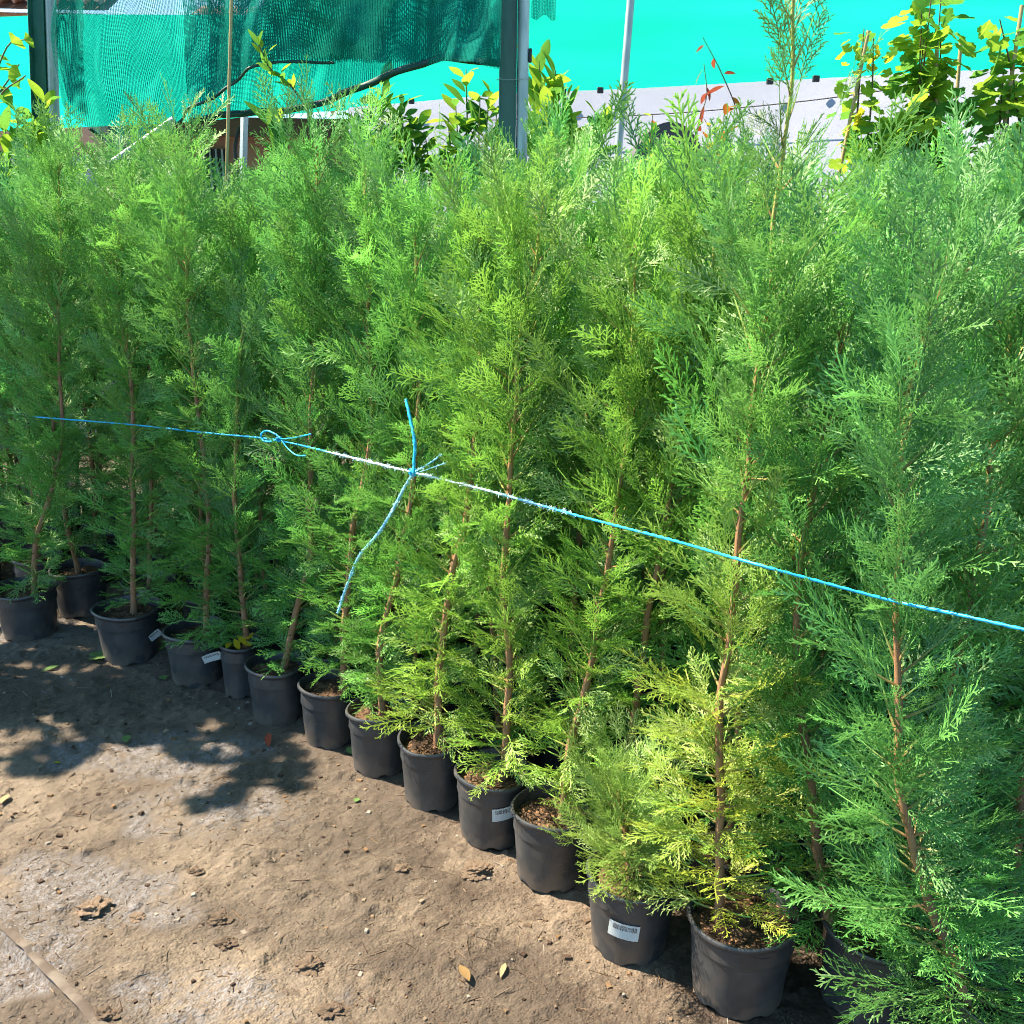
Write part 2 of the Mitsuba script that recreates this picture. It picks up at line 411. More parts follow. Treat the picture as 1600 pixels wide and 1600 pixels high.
def conifer(rng, stem, r0=0.0105, start=0.05, limb_low=0.15, limb_mid=0.215, limb_top=0.15, step=0.0195, sprays=SPRAYS, hue=(0.055, 0.16, 0.035), gold=0.0, gold_to=0.35, spray_gap=0.042, top_sparse=0.0, droop_low=0.25, size=1.0, waist=0.1, low_step=0.55):
    """(trunk, trunk colours), (branches, colours), (foliage, colours) of one young conifer whose leader follows the stem points."""
    stem = spline(stem, 60)
    seg = np.concatenate([[0], np.cumsum(np.linalg.norm(np.diff(stem, axis=0), axis=1))])
    H = seg[-1]
    wob = (np.stack([meshkit.noise(np.stack([seg * 9, seg * 0 + i, seg * 0], 1), 5) for i in range(2)] + [seg * 0 + 0.5], 1) - 0.5) * 0.012
    stem = stem + wob * np.minimum(1, seg / 0.1)[:, None]
    rad = r0 * (1 - 0.8 * (seg / H) ** 0.9) + 0.0008
    rad = rad * (1 + 0.5 * np.exp(-seg / 0.02)) * (0.9 + 0.2 * meshkit.noise(np.stack([seg * 40, seg * 0, seg * 0], 1), 9))
    trunk = tube(stem, rad, 7)
    tt = np.repeat(seg / H, 7)
    grain = 0.7 + 0.6 * meshkit.noise(trunk[0] * [300, 300, 60], 3)
    brown = np.array([0.25, 0.135, 0.075]); green = np.array([0.3, 0.32, 0.08])
    tt = np.concatenate([tt, [0, 1]])
    mixg = np.clip((tt - 0.55) / 0.35, 0, 1)[:, None]
    tcol = ((1 - mixg) * brown + mixg * green) * grain[:, None]
    bt, bc, fv, fc = [], [], [], []
    hue = np.array(hue)
    s, az = start, rng.uniform(0, 6.28)
    while s < H - 0.01:
        h = s / H
        az += 2.4 + rng.normal(0, 0.5)
        base = np.array([np.interp(s, seg, stem[:, k]) for k in range(3)])
        ln = float(np.interp(h, [0, 0.12, 0.3, 0.48, 0.7, 1.0], [limb_low, limb_low, waist, waist * 1.15, limb_mid, limb_top]))
        ln *= rng.uniform(0.45, 1.15)
        ln = min(ln, (H - s) * 0.8 + 0.07)
        if top_sparse and h > 0.74: ln *= 0.75; s += step * 1.1
        e0 = math.radians(rng.normal(14 + 38 * min(1, h * 1.5), 12)) - droop_low * max(0, 0.3 - h) * 2
        d = np.array([math.cos(az) * math.cos(e0), math.sin(az) * math.cos(e0), math.sin(e0)])
        lift = rng.uniform(0.1, 0.7) * (0.4 + h)
        u = np.linspace(0, 1, 6)[:, None]
        limb = base + d * u * ln + np.array([0, 0, 1.0]) * lift * ln * u * u * 0.5 + rng.normal(0, 0.02, 3) * ln * 4 * u * u
        bt.append(tube(limb, np.linspace(0.0026, 0.0009, 6) * (0.7 + 0.6 * (1 - h)), 4, False))
        w_ = np.repeat(np.linspace(0, 1, 6), 4)[:, None]
        red = np.array([0.26, 0.11, 0.055])
        bc.append((red * (1 - w_) + hue * 1.6 * w_) * rng.uniform(0.7, 1.2))
        tone = math.exp(rng.normal(0, 0.16))
        yel = rng.uniform(0, 0.5)
        if top_sparse and h > 0.76: tone *= 0.62; yel = 0  # shade on the sparse leader, painted in as a darker tone
        gmix = gold * min(1, max(0, 1.6 * (1 - h / gold_to))) * rng.uniform(0.4, 1.0)
        n = max(1, int(ln / spray_gap))
        if top_sparse and h > 0.72 and rng.uniform() < top_sparse: n = 1
        for i in range(n + 1):
            t = (0.12 + 0.88 * (i + rng.uniform(-0.3, 0.3)) / max(1, n)) if i < n else 1.0
            t = min(max(t, 0.04), 1.0)
            o = np.array([np.interp(t, u[:, 0], limb[:, k]) for k in range(3)])
            tg = limb[-1] - limb[-3] if t > 0.5 else limb[2] - limb[0]
            tg = tg / np.linalg.norm(tg)
            nz = np.cross(np.cross(tg, [0, 0, 1.0]), tg)
            nz = nz + rng.normal(0, 0.4, 3)
            sd = 0 if i == n else (1 if i % 2 else -1)
            _, y, z = frame(tg, nz)
            a = sd * math.radians(rng.uniform(25, 55))
            x = tg * math.cos(a) + y * math.sin(a) + np.array([0, 0, 1.0]) * rng.uniform(-0.1, 0.45) * (0.5 + h)
            x, y, z = frame(x, z)
            B, A = sprays[rng.integers(len(sprays))]
            sc = size * rng.uniform(0.65, 1.05) * (0.75 if sd and t > 0.6 else 1.0) * (0.58 + 0.42 * min(1, ln / 0.16)) * (0.85 if top_sparse and h > 0.78 else 1.0)
            v = o + (B.reshape(-1, 3) * sc) @ np.stack([x, y, z])
            fv.append(v)
            tn = tone * math.exp(rng.normal(0, 0.12))
            c0 = hue * tn
            c0 = c0 + yel * 0.45 * tn * np.array([0.05, 0.03, -0.008])
            c0 = c0 * (1 - gmix) + gmix * np.array([0.4, 0.43, 0.045])
            tipc = c0 * 1.35 + np.array([0.014, 0.016, 0.001])
            a4 = np.stack([A[:, 0], A[:, 1], A[:, 1], A[:, 0]], 1).reshape(-1, 1)
            fc.append(c0 * (0.72) * (1 - a4) + tipc * a4)
        s += step * rng.uniform(0.6, 1.4) * (low_step if h < 0.4 else 1.0)
    fv, fc = np.vstack(fv), np.clip(np.vstack(fc), 0.002, 0.9)
    q = np.arange(len(fv) // 4)[:, None] * 4
    faces = np.vstack([q + [0, 1, 2], q + [0, 2, 3]])
    return (trunk, np.clip(tcol, 0.01, 1)), (cat(bt), np.clip(np.vstack(bc), 0.01, 1)), ((fv, faces), fc)


def pot_mesh(rt, rb, h, seed, seg=72):
    rng = np.random.default_rng(seed)
    prof = [(0.0, 0.006), (rb - 0.012, 0.006), (rb - 0.006, 0.001), (rb, 0.003), (rb + 0.001, 0.014), (rb + (rt - rb) * 0.25, h * 0.3), (rb + (rt - rb) * 0.5, h * 0.62), (rb + (rt - rb) * 0.56, h * 0.7), (rb + (rt - rb) * 0.62 + 0.002, h * 0.72),
            (rt - 0.006, h - 0.022), (rt - 0.004, h - 0.016), (rt + 0.002, h - 0.013), (rt + 0.0045, h - 0.009), (rt + 0.0045, h - 0.003), (rt + 0.002, h), (rt - 0.002, h), (rt - 0.004, h - 0.005), (rt - 0.006, h - 0.02), (rt - 0.011, h * 0.72)]
    P = np.array(prof)
    a = np.arange(seg) / seg * 2 * np.pi
    r = P[:, 0][:, None] * (1 + 0.022 * np.cos(2 * a + rng.uniform(0, 6)) * (P[:, 1] / h)[:, None] + 0.008 * np.cos(3 * a + rng.uniform(0, 6)))
    z = np.repeat(P[:, 1][:, None], seg, 1)
    foot = np.clip(np.cos(6 * a + rng.uniform(0, 6)) * 3 - 1.2, 0, 1)
    z[2:4] += 0.008 * foot; z[4] += 0.003 * foot
    z[9:17] += 0.004 * np.cos(2 * a + rng.uniform(0, 6))
    dents = meshkit.fbm(np.stack([np.cos(a)[None] * 2 + seed, np.sin(a)[None] * 2 + 0 * z, z * 14], -1) if False else np.stack(np.broadcast_arrays(np.cos(a)[None] * 2 + seed, np.sin(a)[None] * 2, z * 14), -1), 3, seed) - 0.5
    r = r + 0.006 * dents * ((P[:, 1] > 0.02) & (P[:, 0] > 0.01))[:, None]
    V = np.stack([r * np.cos(a), r * np.sin(a), z], -1).reshape(-1, 3)
    n = len(P)
    i, j = np.meshgrid(np.arange(n - 1), np.arange(seg), indexing='ij')
    f = np.stack([i * seg + j, i * seg + (j + 1) % seg, (i + 1) * seg + (j + 1) % seg, (i + 1) * seg + j], -1).reshape(-1, 4)
    return V, f


def soil_mesh(r, z, seed, chips=90):
    rng = np.random.default_rng(seed)
    nr, ns = 14, 40
    rr = np.linspace(0, 1, nr)[:, None] * r
    a = np.arange(ns)[None] / ns * 2 * np.pi
    x, y = rr * np.cos(a), rr * np.sin(a)
    h = z + 0.02 * (meshkit.fbm(np.stack([x * 22, y * 22, x * 0 + seed], -1), 4, seed) - 0.5) + 0.012 * (1 - rr / r) + 0.012 * np.clip(meshkit.fbm(np.stack([x * 70, y * 70, x * 0], -1), 2, seed + 1) - 0.5, 0, 1)
    V = np.stack([x, y, h], -1).reshape(-1, 3)
    i, j = np.meshgrid(np.arange(nr - 1), np.arange(ns), indexing='ij')
    f = np.stack([i * ns + j, (i + 1) * ns + j, (i + 1) * ns + (j + 1) % ns, i * ns + (j + 1) % ns], -1).reshape(-1, 4)
    parts = [(V, f)]
    for _ in range(chips):
        q = math.sqrt(rng.uniform()) * r * 0.93; t = rng.uniform(0, 6.28)
        l, w, hh = rng.uniform(0.004, 0.014), rng.uniform(0.002, 0.006), rng.uniform(0.001, 0.004)
        bv, bf = CHIP
        R = trimesh.transformations.euler_matrix(rng.normal(0, 0.4), rng.normal(0, 0.4), rng.uniform(0, 6.28))[:3, :3]
        parts.append(((bv * [l, w, hh]) @ R.T + [q * math.cos(t), q * math.sin(t), z + 0.012 * (1 - q / r) + rng.uniform(-0.003, 0.006)], bf))
    return cat(parts)


CHIP = (np.array([[-.5, -.4, -.5], [.5, -.5, -.5], [.45, .5, -.5], [-.4, .45, -.5], [-.4, -.3, .5], [.4, -.4, .4], [.3, .35, .5], [-.35, .3, .45]]),
        np.array([[0, 2, 1], [0, 3, 2], [4, 5, 6], [4, 6, 7], [0, 1, 5], [0, 5, 4], [1, 2, 6], [1, 6, 5], [2, 3, 7], [2, 7, 6], [3, 0, 4], [3, 4, 7]]))


def label_parts(key, pot_at, rt, rb, h, ang, zc, w=0.062, hh=0.038, tilt=0.0, peel=0.0):
    """A white barcode sticker that lies on the pot wall at the angle ang (0 = +x) and height zc."""
    def wrap(u, v, off):
        u, v = u * math.cos(tilt) - v * math.sin(tilt), u * math.sin(tilt) + v * math.cos(tilt)
        z = zc + v
        r = rb + (rt - rb) * 0.62 * np.clip(z / (h * 0.72), 0, 1.2) + off
        a = ang + u / r
        lift = peel * np.clip((u / w + 0.5), 0, 1) ** 2
        return np.stack([pot_at[0] + (r + lift) * np.cos(a), pot_at[1] + (r + lift) * np.sin(a), pot_at[2] + z], -1)

    def patch(u0, u1, v0, v1, off, nu=14, nv=5):
        U, Vv = np.meshgrid(np.linspace(u0, u1, nu), np.linspace(v0, v1, nv), indexing='ij')
        n = nu * nv
        front = wrap(U, Vv, off).reshape(-1, 3)
        return front, grid_faces(nu, nv)
    r0 = patch(-w / 2, w / 2, -hh / 2, hh / 2, 0.0035)
    lab = part('label', mikit.ply(r0, 'm_sticker', smooth=True), key, 'white barcode sticker on the pot wall')
    rng = np.random.default_rng(int(zc * 1e4) + int(ang * 100) + 7)
    bars, u = [], -w * 0.36
    while u < w * 0.4:
        b = rng.choice([0.0007, 0.0011, 0.0018])
        bars.append(patch(u, u + b, hh * 0.06, hh * 0.38, 0.0041, 2, 3)); u += b + rng.choice([0.0008, 0.0012, 0.0019])
    part('barcode', mikit.ply(cat(bars), 'm_print'), lab)
    lines = [patch(-w * 0.4, w * rng.uniform(0.2, 0.42), -hh * (0.08 + 0.11 * i) - 0.0007, -hh * (0.08 + 0.11 * i), 0.0041, 10, 2) for i in range(4)]
    part('print_lines', mikit.ply(cat(lines), 'm_print_faint'), lab)


GREEN, LIME, BLUE, DEEP = (0.105, 0.3, 0.058), (0.15, 0.33, 0.052), (0.1, 0.3, 0.075), (0.078, 0.26, 0.058)
FRONT = [
    # base-front pixel, rim diameter, pot height, stem pixels (from the pot up), hue, options, label
    ((50, 1004), .232, .195, [(52, 925), (58, 840), (82, 760), (96, 690), (90, 560), (94, 400), (92, 270), (112, 175)], GREEN, dict(limb_low=.08), 'potted conifer at the left end of the front row, stem curving right'),
    ((207, 1040), .235, .195, [(208, 955), (209, 880), (207, 750), (203, 600), (188, 500), (182, 400), (200, 280), (215, 190)], GREEN, dict(limb_low=.07), 'second potted conifer from the left, straight bare red-brown stem and wide black pot'),
    ((312, 1074), .215, .19, [(322, 1000), (325, 870), (324, 780), (308, 650), (298, 560), (290, 400), (284, 260), (275, 150)], GREEN, dict(limb_low=.09), 'third potted conifer from the left, dented pot with a loose white tag'),
    ((380, 1093), .14, .19, [(386, 1000), (380, 930), (370, 840), (366, 720), (372, 560), (400, 420)], DEEP, dict(limb_low=.09, limb_mid=.13), 'slim potted conifer in the narrowest pot of the front row, yellowed leaves at its foot'),
    ((436, 1135), .19, .195, [(440, 1040), (470, 930), (486, 850), (482, 700), (490, 520), (495, 350), (496, 250), (530, 140)], DEEP, dict(limb_low=.06), 'fifth potted conifer from the left, thin foot and shaded pot with a pale rim edge'),
    ((518, 1172), .19, .195, [(536, 1075), (540, 965), (548, 860), (558, 790), (572, 715), (579, 640), (575, 500), (577, 400), (570, 280), (558, 180)], GREEN, dict(limb_low=.09, r0=.0105), 'sixth potted conifer from the left, red stem crossed by the white stretch of twine'),
    ((594, 1219), .19, .195, [(597, 1115), (596, 1000), (622, 890), (642, 760), (652, 600), (648, 420), (640, 230)], GREEN, dict(limb_low=.06), 'seventh potted conifer from the left, its creased pot lit along the left edge'),
    ((678, 1276), .2, .195, [(683, 1160), (690, 1010), (704, 910), (722, 830), (740, 690), (752, 560), (742, 400), (735, 250)], LIME, dict(limb_low=.09, r0=.011, gold=.3), 'eighth potted conifer from the left, bushy yellow-green foot spilling over the pot rim'),
    ((768, 1334), .205, .195, [(786, 1195), (796, 1070), (786, 900), (792, 780), (806, 600), (818, 500), (848, 340), (874, 210)], LIME, dict(limb_low=.07, r0=.0105, gold=.35), 'potted conifer with thick orange-brown stem in a pot with half hidden barcode sticker'),
    ((858, 1398), .205, .195, [(878, 1285), (890, 1180), (924, 1030), (944, 900), (958, 810), (976, 690), (990, 500), (975, 300)], LIME, dict(limb_low=.05, r0=.010, gold=.2), 'potted conifer whose bare tan stem leans right above moss on its soil'),
    ((980, 1511), .215, .195, [(985, 1375), (980, 1320), (972, 1270), (968, 1235)], (0.19, 0.33, 0.075), dict(limb_low=.12, limb_mid=.13, limb_top=.1, waist=.13, step=.0045, start=.02, gold=.2, droop_low=.25, size=.78), 'short bushy potted conifer, lowest of all, barcode sticker on its pot front'),
    ((1145, 1598), .235, .2, [(1126, 1405), (1127, 1280), (1122, 1150), (1136, 1000), (1146, 900), (1160, 770), (1177, 640), (1192, 530), (1207, 390), (1224, 250), (1238, 110), (1244, -40)], (0.115, 0.3, 0.065), dict(limb_low=.1, limb_top=.16, r0=.0095, gold=.85, gold_to=.55, top_sparse=.95), 'tallest potted conifer, golden foot foliage, wide pot of brown soil'),
    ((1345, 1612), .235, .2, [(1300, 1440), (1270, 1250), (1240, 1000), (1262, 800), (1300, 600), (1325, 450), (1335, 350)], DEEP, dict(limb_low=.09), 'potted conifer with pot in deep shade, second from the right end'),
    ((1550, 1745), .235, .2, [(1512, 1590), (1490, 1500), (1440, 1375), (1408, 1240), (1400, 1100), (1398, 960), (1405, 800), (1414, 680), (1436, 540), (1462, 470), (1520, 425), (1610, 385)], BLUE, dict(limb_low=.19, limb_mid=.16, limb_top=.1, waist=.13, r0=.0095, step=.015, start=.02), 'nearest potted conifer at the right end, blue-green sprays from a crooked tan stem'),
]


def add_tree(key, meshes, mats=('m_bark', 'm_bark', 'm_foliage')):
    for name, (mesh, col), m in zip(('trunk', 'branches', 'foliage'), meshes, mats):
        part(name, mikit.ply(mesh, m, smooth=(name == 'trunk'), color=col), key, kind=None if name == 'trunk' else 'stuff')


front_at = []
for i, (bp, dia, ph, stem_px, hue, opt, text) in enumerate(FRONT):
    rng = np.random.default_rng(100 + i)
    rt, rb = dia / 2 - 0.004, dia / 2 * 0.8
    g = on_ground(*bp)
    v = g[:2] / np.linalg.norm(g[:2])
    c = np.array([g[0] + v[0] * rb, g[1] + v[1] * rb, 0.0])
    c[2] = gz(c[0], c[1]) - 0.002
    front_at.append(c)
    key = thing('potted_conifer', text, 'potted conifer', 'potted conifers in the front row')
    pv, pf = pot_mesh(rt, rb, ph, 40 + i)
    part('pot', mikit.ply((pv + c, pf), 'm_pot', smooth=40), key)
    sv, sf = soil_mesh(rt - 0.007, ph - 0.034, 60 + i)
    part('soil', mikit.ply((sv + c, sf), 'm_soil'), key)
    pts = [at(px, py, c[1] + 0.03 * j / len(stem_px)) for j, (px, py) in enumerate(stem_px)]
    foot = np.array([pts[0][0], c[1], c[2] + ph - 0.045])
    pts = [foot] + [p for p in pts[1:] if p[2] > foot[2] + 0.05]
    if i not in (10, 11): pts[-1] = pts[-1] + (pts[-2] - pts[-1]) * min(0.85, (0.17 if i < 9 else 0.11) / np.linalg.norm(pts[-2] - pts[-1]))
    add_tree(key, conifer(rng, pts, hue=hue, **opt))
    if i == 8: label_parts(key, c, rt, rb, ph, -math.pi / 2 + 0.35, ph * 0.60, tilt=0.06)
    if i == 10: label_parts(key, c, rt, rb, ph, -math.pi / 2 - 0.28, ph * 0.52, w=0.07, hh=0.042, tilt=-0.1)
    if i == 2: label_parts(key, c, rt, rb, ph, -math.pi / 2 + 0.75, ph * 0.62, w=0.05, hh=0.03, tilt=0.35, peel=0.035)
    if i == 1: label_parts(key, c, rt, rb, ph, -math.pi / 2 + 1.25, ph * 0.5, w=0.04, hh=0.03, tilt=0.5, peel=0.02)

# the rows behind: six kinds, copied
KINDS, tri = [], 0
HTS = [1.36, 1.42, 1.5, 1.3, 1.45, 1.4]
for q in range(6):
    rng = np.random.default_rng(300 + q)
    Ht = HTS[q]
    lean = rng.normal(0, 0.05, 2)
    stem = [np.array([0, 0, 0.15]), np.array([lean[0] * 0.4 + rng.normal(0, .015), lean[1] * 0.4, 0.15 + Ht * 0.35]), np.array([lean[0] + rng.normal(0, .02), lean[1] + rng.normal(0, .02), 0.15 + Ht * 0.7]), np.array([lean[0] * 1.4, lean[1] * 1.4, 0.15 + Ht])]
    hue = [GREEN, LIME, BLUE, GREEN, (0.115, 0.315, 0.06), BLUE][q]
    m = conifer(rng, stem, hue=hue, sprays=SPRAYS_LOW, step=.021, waist=.14, low_step=1.25, limb_low=.14, limb_mid=.22, limb_top=.15, spray_gap=.044, start=.08, size=1.05)
    rt = 0.108
    pv, pf = pot_mesh(rt, 0.09, .195, 500 + q, 32)
    sv, sf = soil_mesh(rt - 0.007, .16, 520 + q, 12)
    grp = {'type': 'shapegroup', 'pot': mikit.ply((pv, pf), 'm_pot', smooth=40), 'soil': mikit.ply((sv, sf), 'm_soil')}
    for name, (mesh, col), mt in zip(('trunk', 'branches', 'foliage'), m, ('m_bark', 'm_bark', 'm_foliage')):
        grp[name] = mikit.ply(mesh, mt, smooth=(name == 'trunk'), color=col)
    scene[f'conifer_kind_{q}'] = grp
    KINDS.append(f'conifer_kind_{q}'); tri += len(m[2][0][1])
print('kind tris', tri)


def add_copy(kind, x, y, rot, s, label, group):
    key = thing('background_conifer', label, 'potted conifer', group)
    scene[key] = {'type': 'instance', 'group': {'type': 'ref', 'id': kind}, 'to_world': T().translate([x, y, gz(x, y)]).rotate([0, 0, 1], rot).scale([s, s, s])}


rng = np.random.default_rng(77)
line = np.array([c[:2] for c in front_at])
n_back = 0
# the front line as y(x), continued at both ends
ls = line[np.argsort(line[:, 0])]
for r in range(1, 9):
    off = 0.25 * r
    xs = np.arange(-3.2, 2.6, 0.275) + (0.13 if r % 2 else 0) + 0.02 * r
    for x in xs:
        x = x + rng.normal(0, 0.03)
        y0 = float(np.interp(x, ls[:, 0], ls[:, 1])) if ls[0, 0] < x < ls[-1, 0] else (ls[0, 1] + (ls[0, 0] - x) * 0.5 if x <= ls[0, 0] else ls[-1, 1] - (x - ls[-1, 0]) * 0.25)
        y = y0 + off * 1.15 + rng.normal(0, 0.03)
        if y > 4.45 - 0.24 * x or abs(x) > 0.62 * y + 0.35: continue
        q = int(rng.integers(6))
        px = 800 + 1600 * x / (0.954 * y + 0.2)
        s = (1.65 + 0.05 * (y - 3.0) + rng.uniform(-0.15, 0.12) - (0.05 if px < 700 else 0) - (0.13 if 290 < px < 470 else 0) - (0.13 if 540 < px < 790 else 0)) / (0.25 + HTS[q])
        add_copy(KINDS[q], x, y, rng.uniform(0, 360), s, 'tall conifer packed in the rows behind the front pots', 'potted conifers in the rows behind')
        n_back += 1
print('back', n_back)
# ------------------------------------------------------------------ posts, poles, stakes
def post(Yd, px_top, px_bot, label, tie):
    """A green channel post with a galvanised pipe against its right side."""
    top, bot = at(px_top[0], px_top[1], Yd), at(px_bot[0], px_bot[1], Yd)
    d = (top - bot) / (top[2] - bot[2])
    z0, z1 = 0.0, 3.2
    base = bot - d * (bot[2] - z0)
    key = thing('net_post', label, 'post', 'posts that carry the hanging net')
    th, wd, dp = 0.004, 0.068, 0.045
    def prism(x0, x1, y0, y1):
        v, f = box(x0, x1, y0, y1, z0, z1, 0.0015)
        return v + base * [1, 1, 0] + np.outer(v[:, 2], d * [1, 1, 0]), f
    # a channel open towards the viewer
    part('channel', mikit.ply(cat([prism(0, wd, dp - th, dp), prism(0, th, 0, dp - th - .0005), prism(wd - th, wd, 0, dp - th - .0005)]), 'm_green_paint'), key)
    n = 40
    zz = np.linspace(z0, z1, n)
    pts = base * [1, 1, 0] + np.outer(zz, d * [1, 1, 0]) + np.stack([zz * 0 + wd + 0.0235, zz * 0 + 0.02, zz], 1)
    part('pipe', mikit.ply(tube(pts, 0.0225, 20), 'm_galvanised', smooth=40), key)
    if tie is not None:
        zt = at(px_top[0], tie, Yd)[2]
        w = base * [1, 1, 0] + d * [1, 1, 0] * zt
        loop = [w + [-.002, -.002, zt], w + [wd * .5, -.004, zt - .004], w + [wd + .02, -.006, zt], w + [wd + .05, .01, zt + .002], w + [wd + .03, .048, zt], w + [-.002, .05, zt], w + [-.004, .02, zt], w + [-.002, -.002, zt]]
        part('tie_wire', mikit.ply(tube(spline(loop, 60), 0.0011, 6), 'm_galvanised', smooth=True), key)
        zc = at(px_top[0], 85, Yd)[2]
        v, f = box(wd + .045, wd + .058, .005, .035, -0.025, 0.025, .003)
        part('clip', mikit.ply((v + base * [1, 1, 0] + d * [1, 1, 0] * zc + [0, 0, zc], f), 'm_black'), key)
    return key


post(4.75, (42, 0), (50, 210), 'green channel post with grey pipe at the left edge of the hanging net', None)
post(4.3, (781, 0), (779, 210), 'green channel post with pale pipe and wire tie right of the hanging net', 123)


def pole(name, a, b, Yd, r, mat, label, cat_, square=False, extra=1.5, wob=0.0):
    p0, p1 = at(*a, Yd), at(*b, Yd)
    d = p1 - p0
    key = thing(name, label, cat_)
    lo = p0 - d / d[2] * p0[2] if extra is None else p0 - d / np.linalg.norm(d) * extra
    hi = p1 + d / np.linalg.norm(d) * (0.5 if b[1] <= 5 else 0.0)
    pts = spline([lo, (lo + hi) / 2 + np.array([wob, 0, 0]), hi], 24)
    rad = np.full(24, r)
    if name.startswith('bamboo'):
        rad = r * (1 + 0.12 * (np.arange(24) % 5 == 0))
    part('shaft', mikit.ply(tube(pts, rad, 4 if square else 12), mat, smooth=False if square else 45), key)
    return key


pole('bamboo_stake', (352, 285), (361, -5), 4.05, 0.006, 'm_bamboo', 'thin bamboo stake standing in front of the hanging net', 'stake', wob=0.004)
pole('steel_pole', (970, 190), (986, -5), 6.0, 0.021, 'm_galvanised', 'thin grey steel pole rising before the turquoise sheet', 'pole', extra=None)
pole('pale_pole', (379, 300), (382, 178), 6.2, 0.022, 'm_galvanised', 'short pale square pole before the peach house wall', 'pole', square=True, extra=None)
pole('grey_pipe', (185, 247), (272, 186), 4.35, 0.013, 'm_galvanised', 'sloping pale pipe below the lower corner of the hanging net', 'pipe', extra=0.05)
for a, b, Yd, text in (((1334, 160), (1357, 48), 4.9, 'pale wooden stake in the first grape vine from the left'), ((1463, 240), (1464, 40), 4.9, 'wooden stake inside the tall leafy grape vine'),
                       ((1496, 135), (1502, 58), 5.1, 'thin wooden stake just right of the tall grape vine'), ((1582, 110), (1597, 8), 4.8, 'wooden stake at the right edge of the picture')):
    p = pole('vine_stake', a, b, Yd, 0.0085, 'm_bamboo', text, 'stake', extra=None)

# ------------------------------------------------------------------ hanging shade net
def ribbons(surf, us, vs, hw, along):
    """Flat strands on the surface: along 'u' or 'v'. surf(u, v) -> (n, 3)."""
    out = []
    for c in us:
        t = vs
        p = surf(np.full_like(t, c), t) if along == 'v' else surf(t, np.full_like(t, c))
        q = surf(np.full_like(t, c + hw), t) if along == 'v' else surf(t, np.full_like(t, c + hw))
        n = len(t); i = np.arange(n - 1)
        out.append((np.vstack([p, q]), np.stack([i, i + 1, i + 1 + n, i + n], 1)))
    return cat(out)


TOPZ = 2.75
def net_surface(hem_px, Y0, Y1, folds, seed, top=-260):
    hx = np.array([h[0] for h in hem_px], float); hy = np.array([h[1] for h in hem_px], float)
    d = np.linspace(0, 1, 41)
    hems = np.array([at(np.interp(t, np.linspace(0, 1, len(hx)), hx), np.interp(t, np.linspace(0, 1, len(hx)), hy), Y0 + (Y1 - Y0) * t) for t in d])
    def surf(u, v):
        hm = np.stack([np.interp(u, d, hems[:, k]) for k in range(3)], -1)
        z = TOPZ + (hm[..., 2] - TOPZ) * v
        x = hm[..., 0] + (1 - v) * 0.03 * np.sin(u * 9)
        y = Y0 + (Y1 - Y0) * u
        for a, fu, fv, ph in folds:
            y = y + a * np.sin(6.283 * (u * fu + v * fv) + ph) * (0.3 + 0.7 * v)
        y = y + 0.05 * (meshkit.fbm(np.stack([u * 7, v * 4, u * 0 + seed], -1), 3, seed) - 0.5)
        return np.stack([x, y, z], -1)
    return surf, hems


netk = thing('shade_net', 'torn dark green knitted shade net hanging between the two posts', 'net')
hemA = [(93, 40), (110, 160), (150, 212), (180, 238), (215, 222), (262, 196), (305, 172), (350, 148), (390, 118), (430, 97), (500, 92), (570, 95), (640, 97), (700, 99), (740, 102), (782, 110)]
sA, hA = net_surface(hemA, 4.62, 4.25, [(0.09, 2.2, 0.6, 0.4), (0.045, 6, -0.8, 1.0), (0.022, 13, 1.2, 2.0)], 4)
part('front_warp', mikit.ply(ribbons(sA, np.linspace(0.001, 0.995, 300), np.linspace(0, 1, 60), 0.00135, 'v'), 'm_net'), netk, kind='stuff')
part('front_weft', mikit.ply(ribbons(sA, np.linspace(0.001, 0.99, 200), np.linspace(0, 1, 220), 0.0017, 'u'), 'm_net'), netk, kind='stuff')
def sA2(u, v):
    return sA(u, v) + np.array([0.006, 0.03, 0.004])
part('front_fold', mikit.ply(cat([ribbons(sA2, np.linspace(0.43, 0.99, 165), np.linspace(0, .985, 60), 0.0016, 'v'), ribbons(sA2, np.linspace(0.002, 0.98, 190), np.linspace(.43, .995, 130), 0.0026, 'u'),
                                  ribbons(sA2, np.linspace(0.01, 0.11, 30), np.linspace(0, .97, 60), 0.0016, 'v'), ribbons(sA2, np.linspace(0.002, 0.95, 185), np.linspace(.01, .115, 30), 0.0022, 'u')]), 'm_net'), netk, kind='stuff')
hemB = [(300, 196), (345, 186), (385, 181), (430, 178), (470, 171), (520, 158), (570, 140), (630, 118), (690, 96), (740, 98), (786, 104)]
sB, hB = net_surface(hemB, 4.66, 4.36, [(0.05, 1.5, 0.4, 2.0), (0.02, 7, 0.8, 1.0)], 9)
part('back_warp', mikit.ply(ribbons(sB, np.linspace(0.001, 0.995, 190), np.linspace(0, 1, 60), 0.0022, 'v'), 'm_net_back'), netk, kind='stuff')
part('back_weft', mikit.ply(ribbons(sB, np.linspace(0.001, 0.99, 170), np.linspace(0, 1, 140), 0.0027, 'u'), 'm_net_back'), netk, kind='stuff')
part('hem', mikit.ply(tube(spline(sB(np.linspace(0, 1, 60), np.ones(60)) + [0, 0, 0.012], 120), 0.014, 8), 'm_hem', smooth=True), netk)
part('hem', mikit.ply(tube(spline(sA(np.linspace(0.12, 0.68, 60), np.ones(60)), 120), 0.006, 8), 'm_hem', smooth=True), netk)
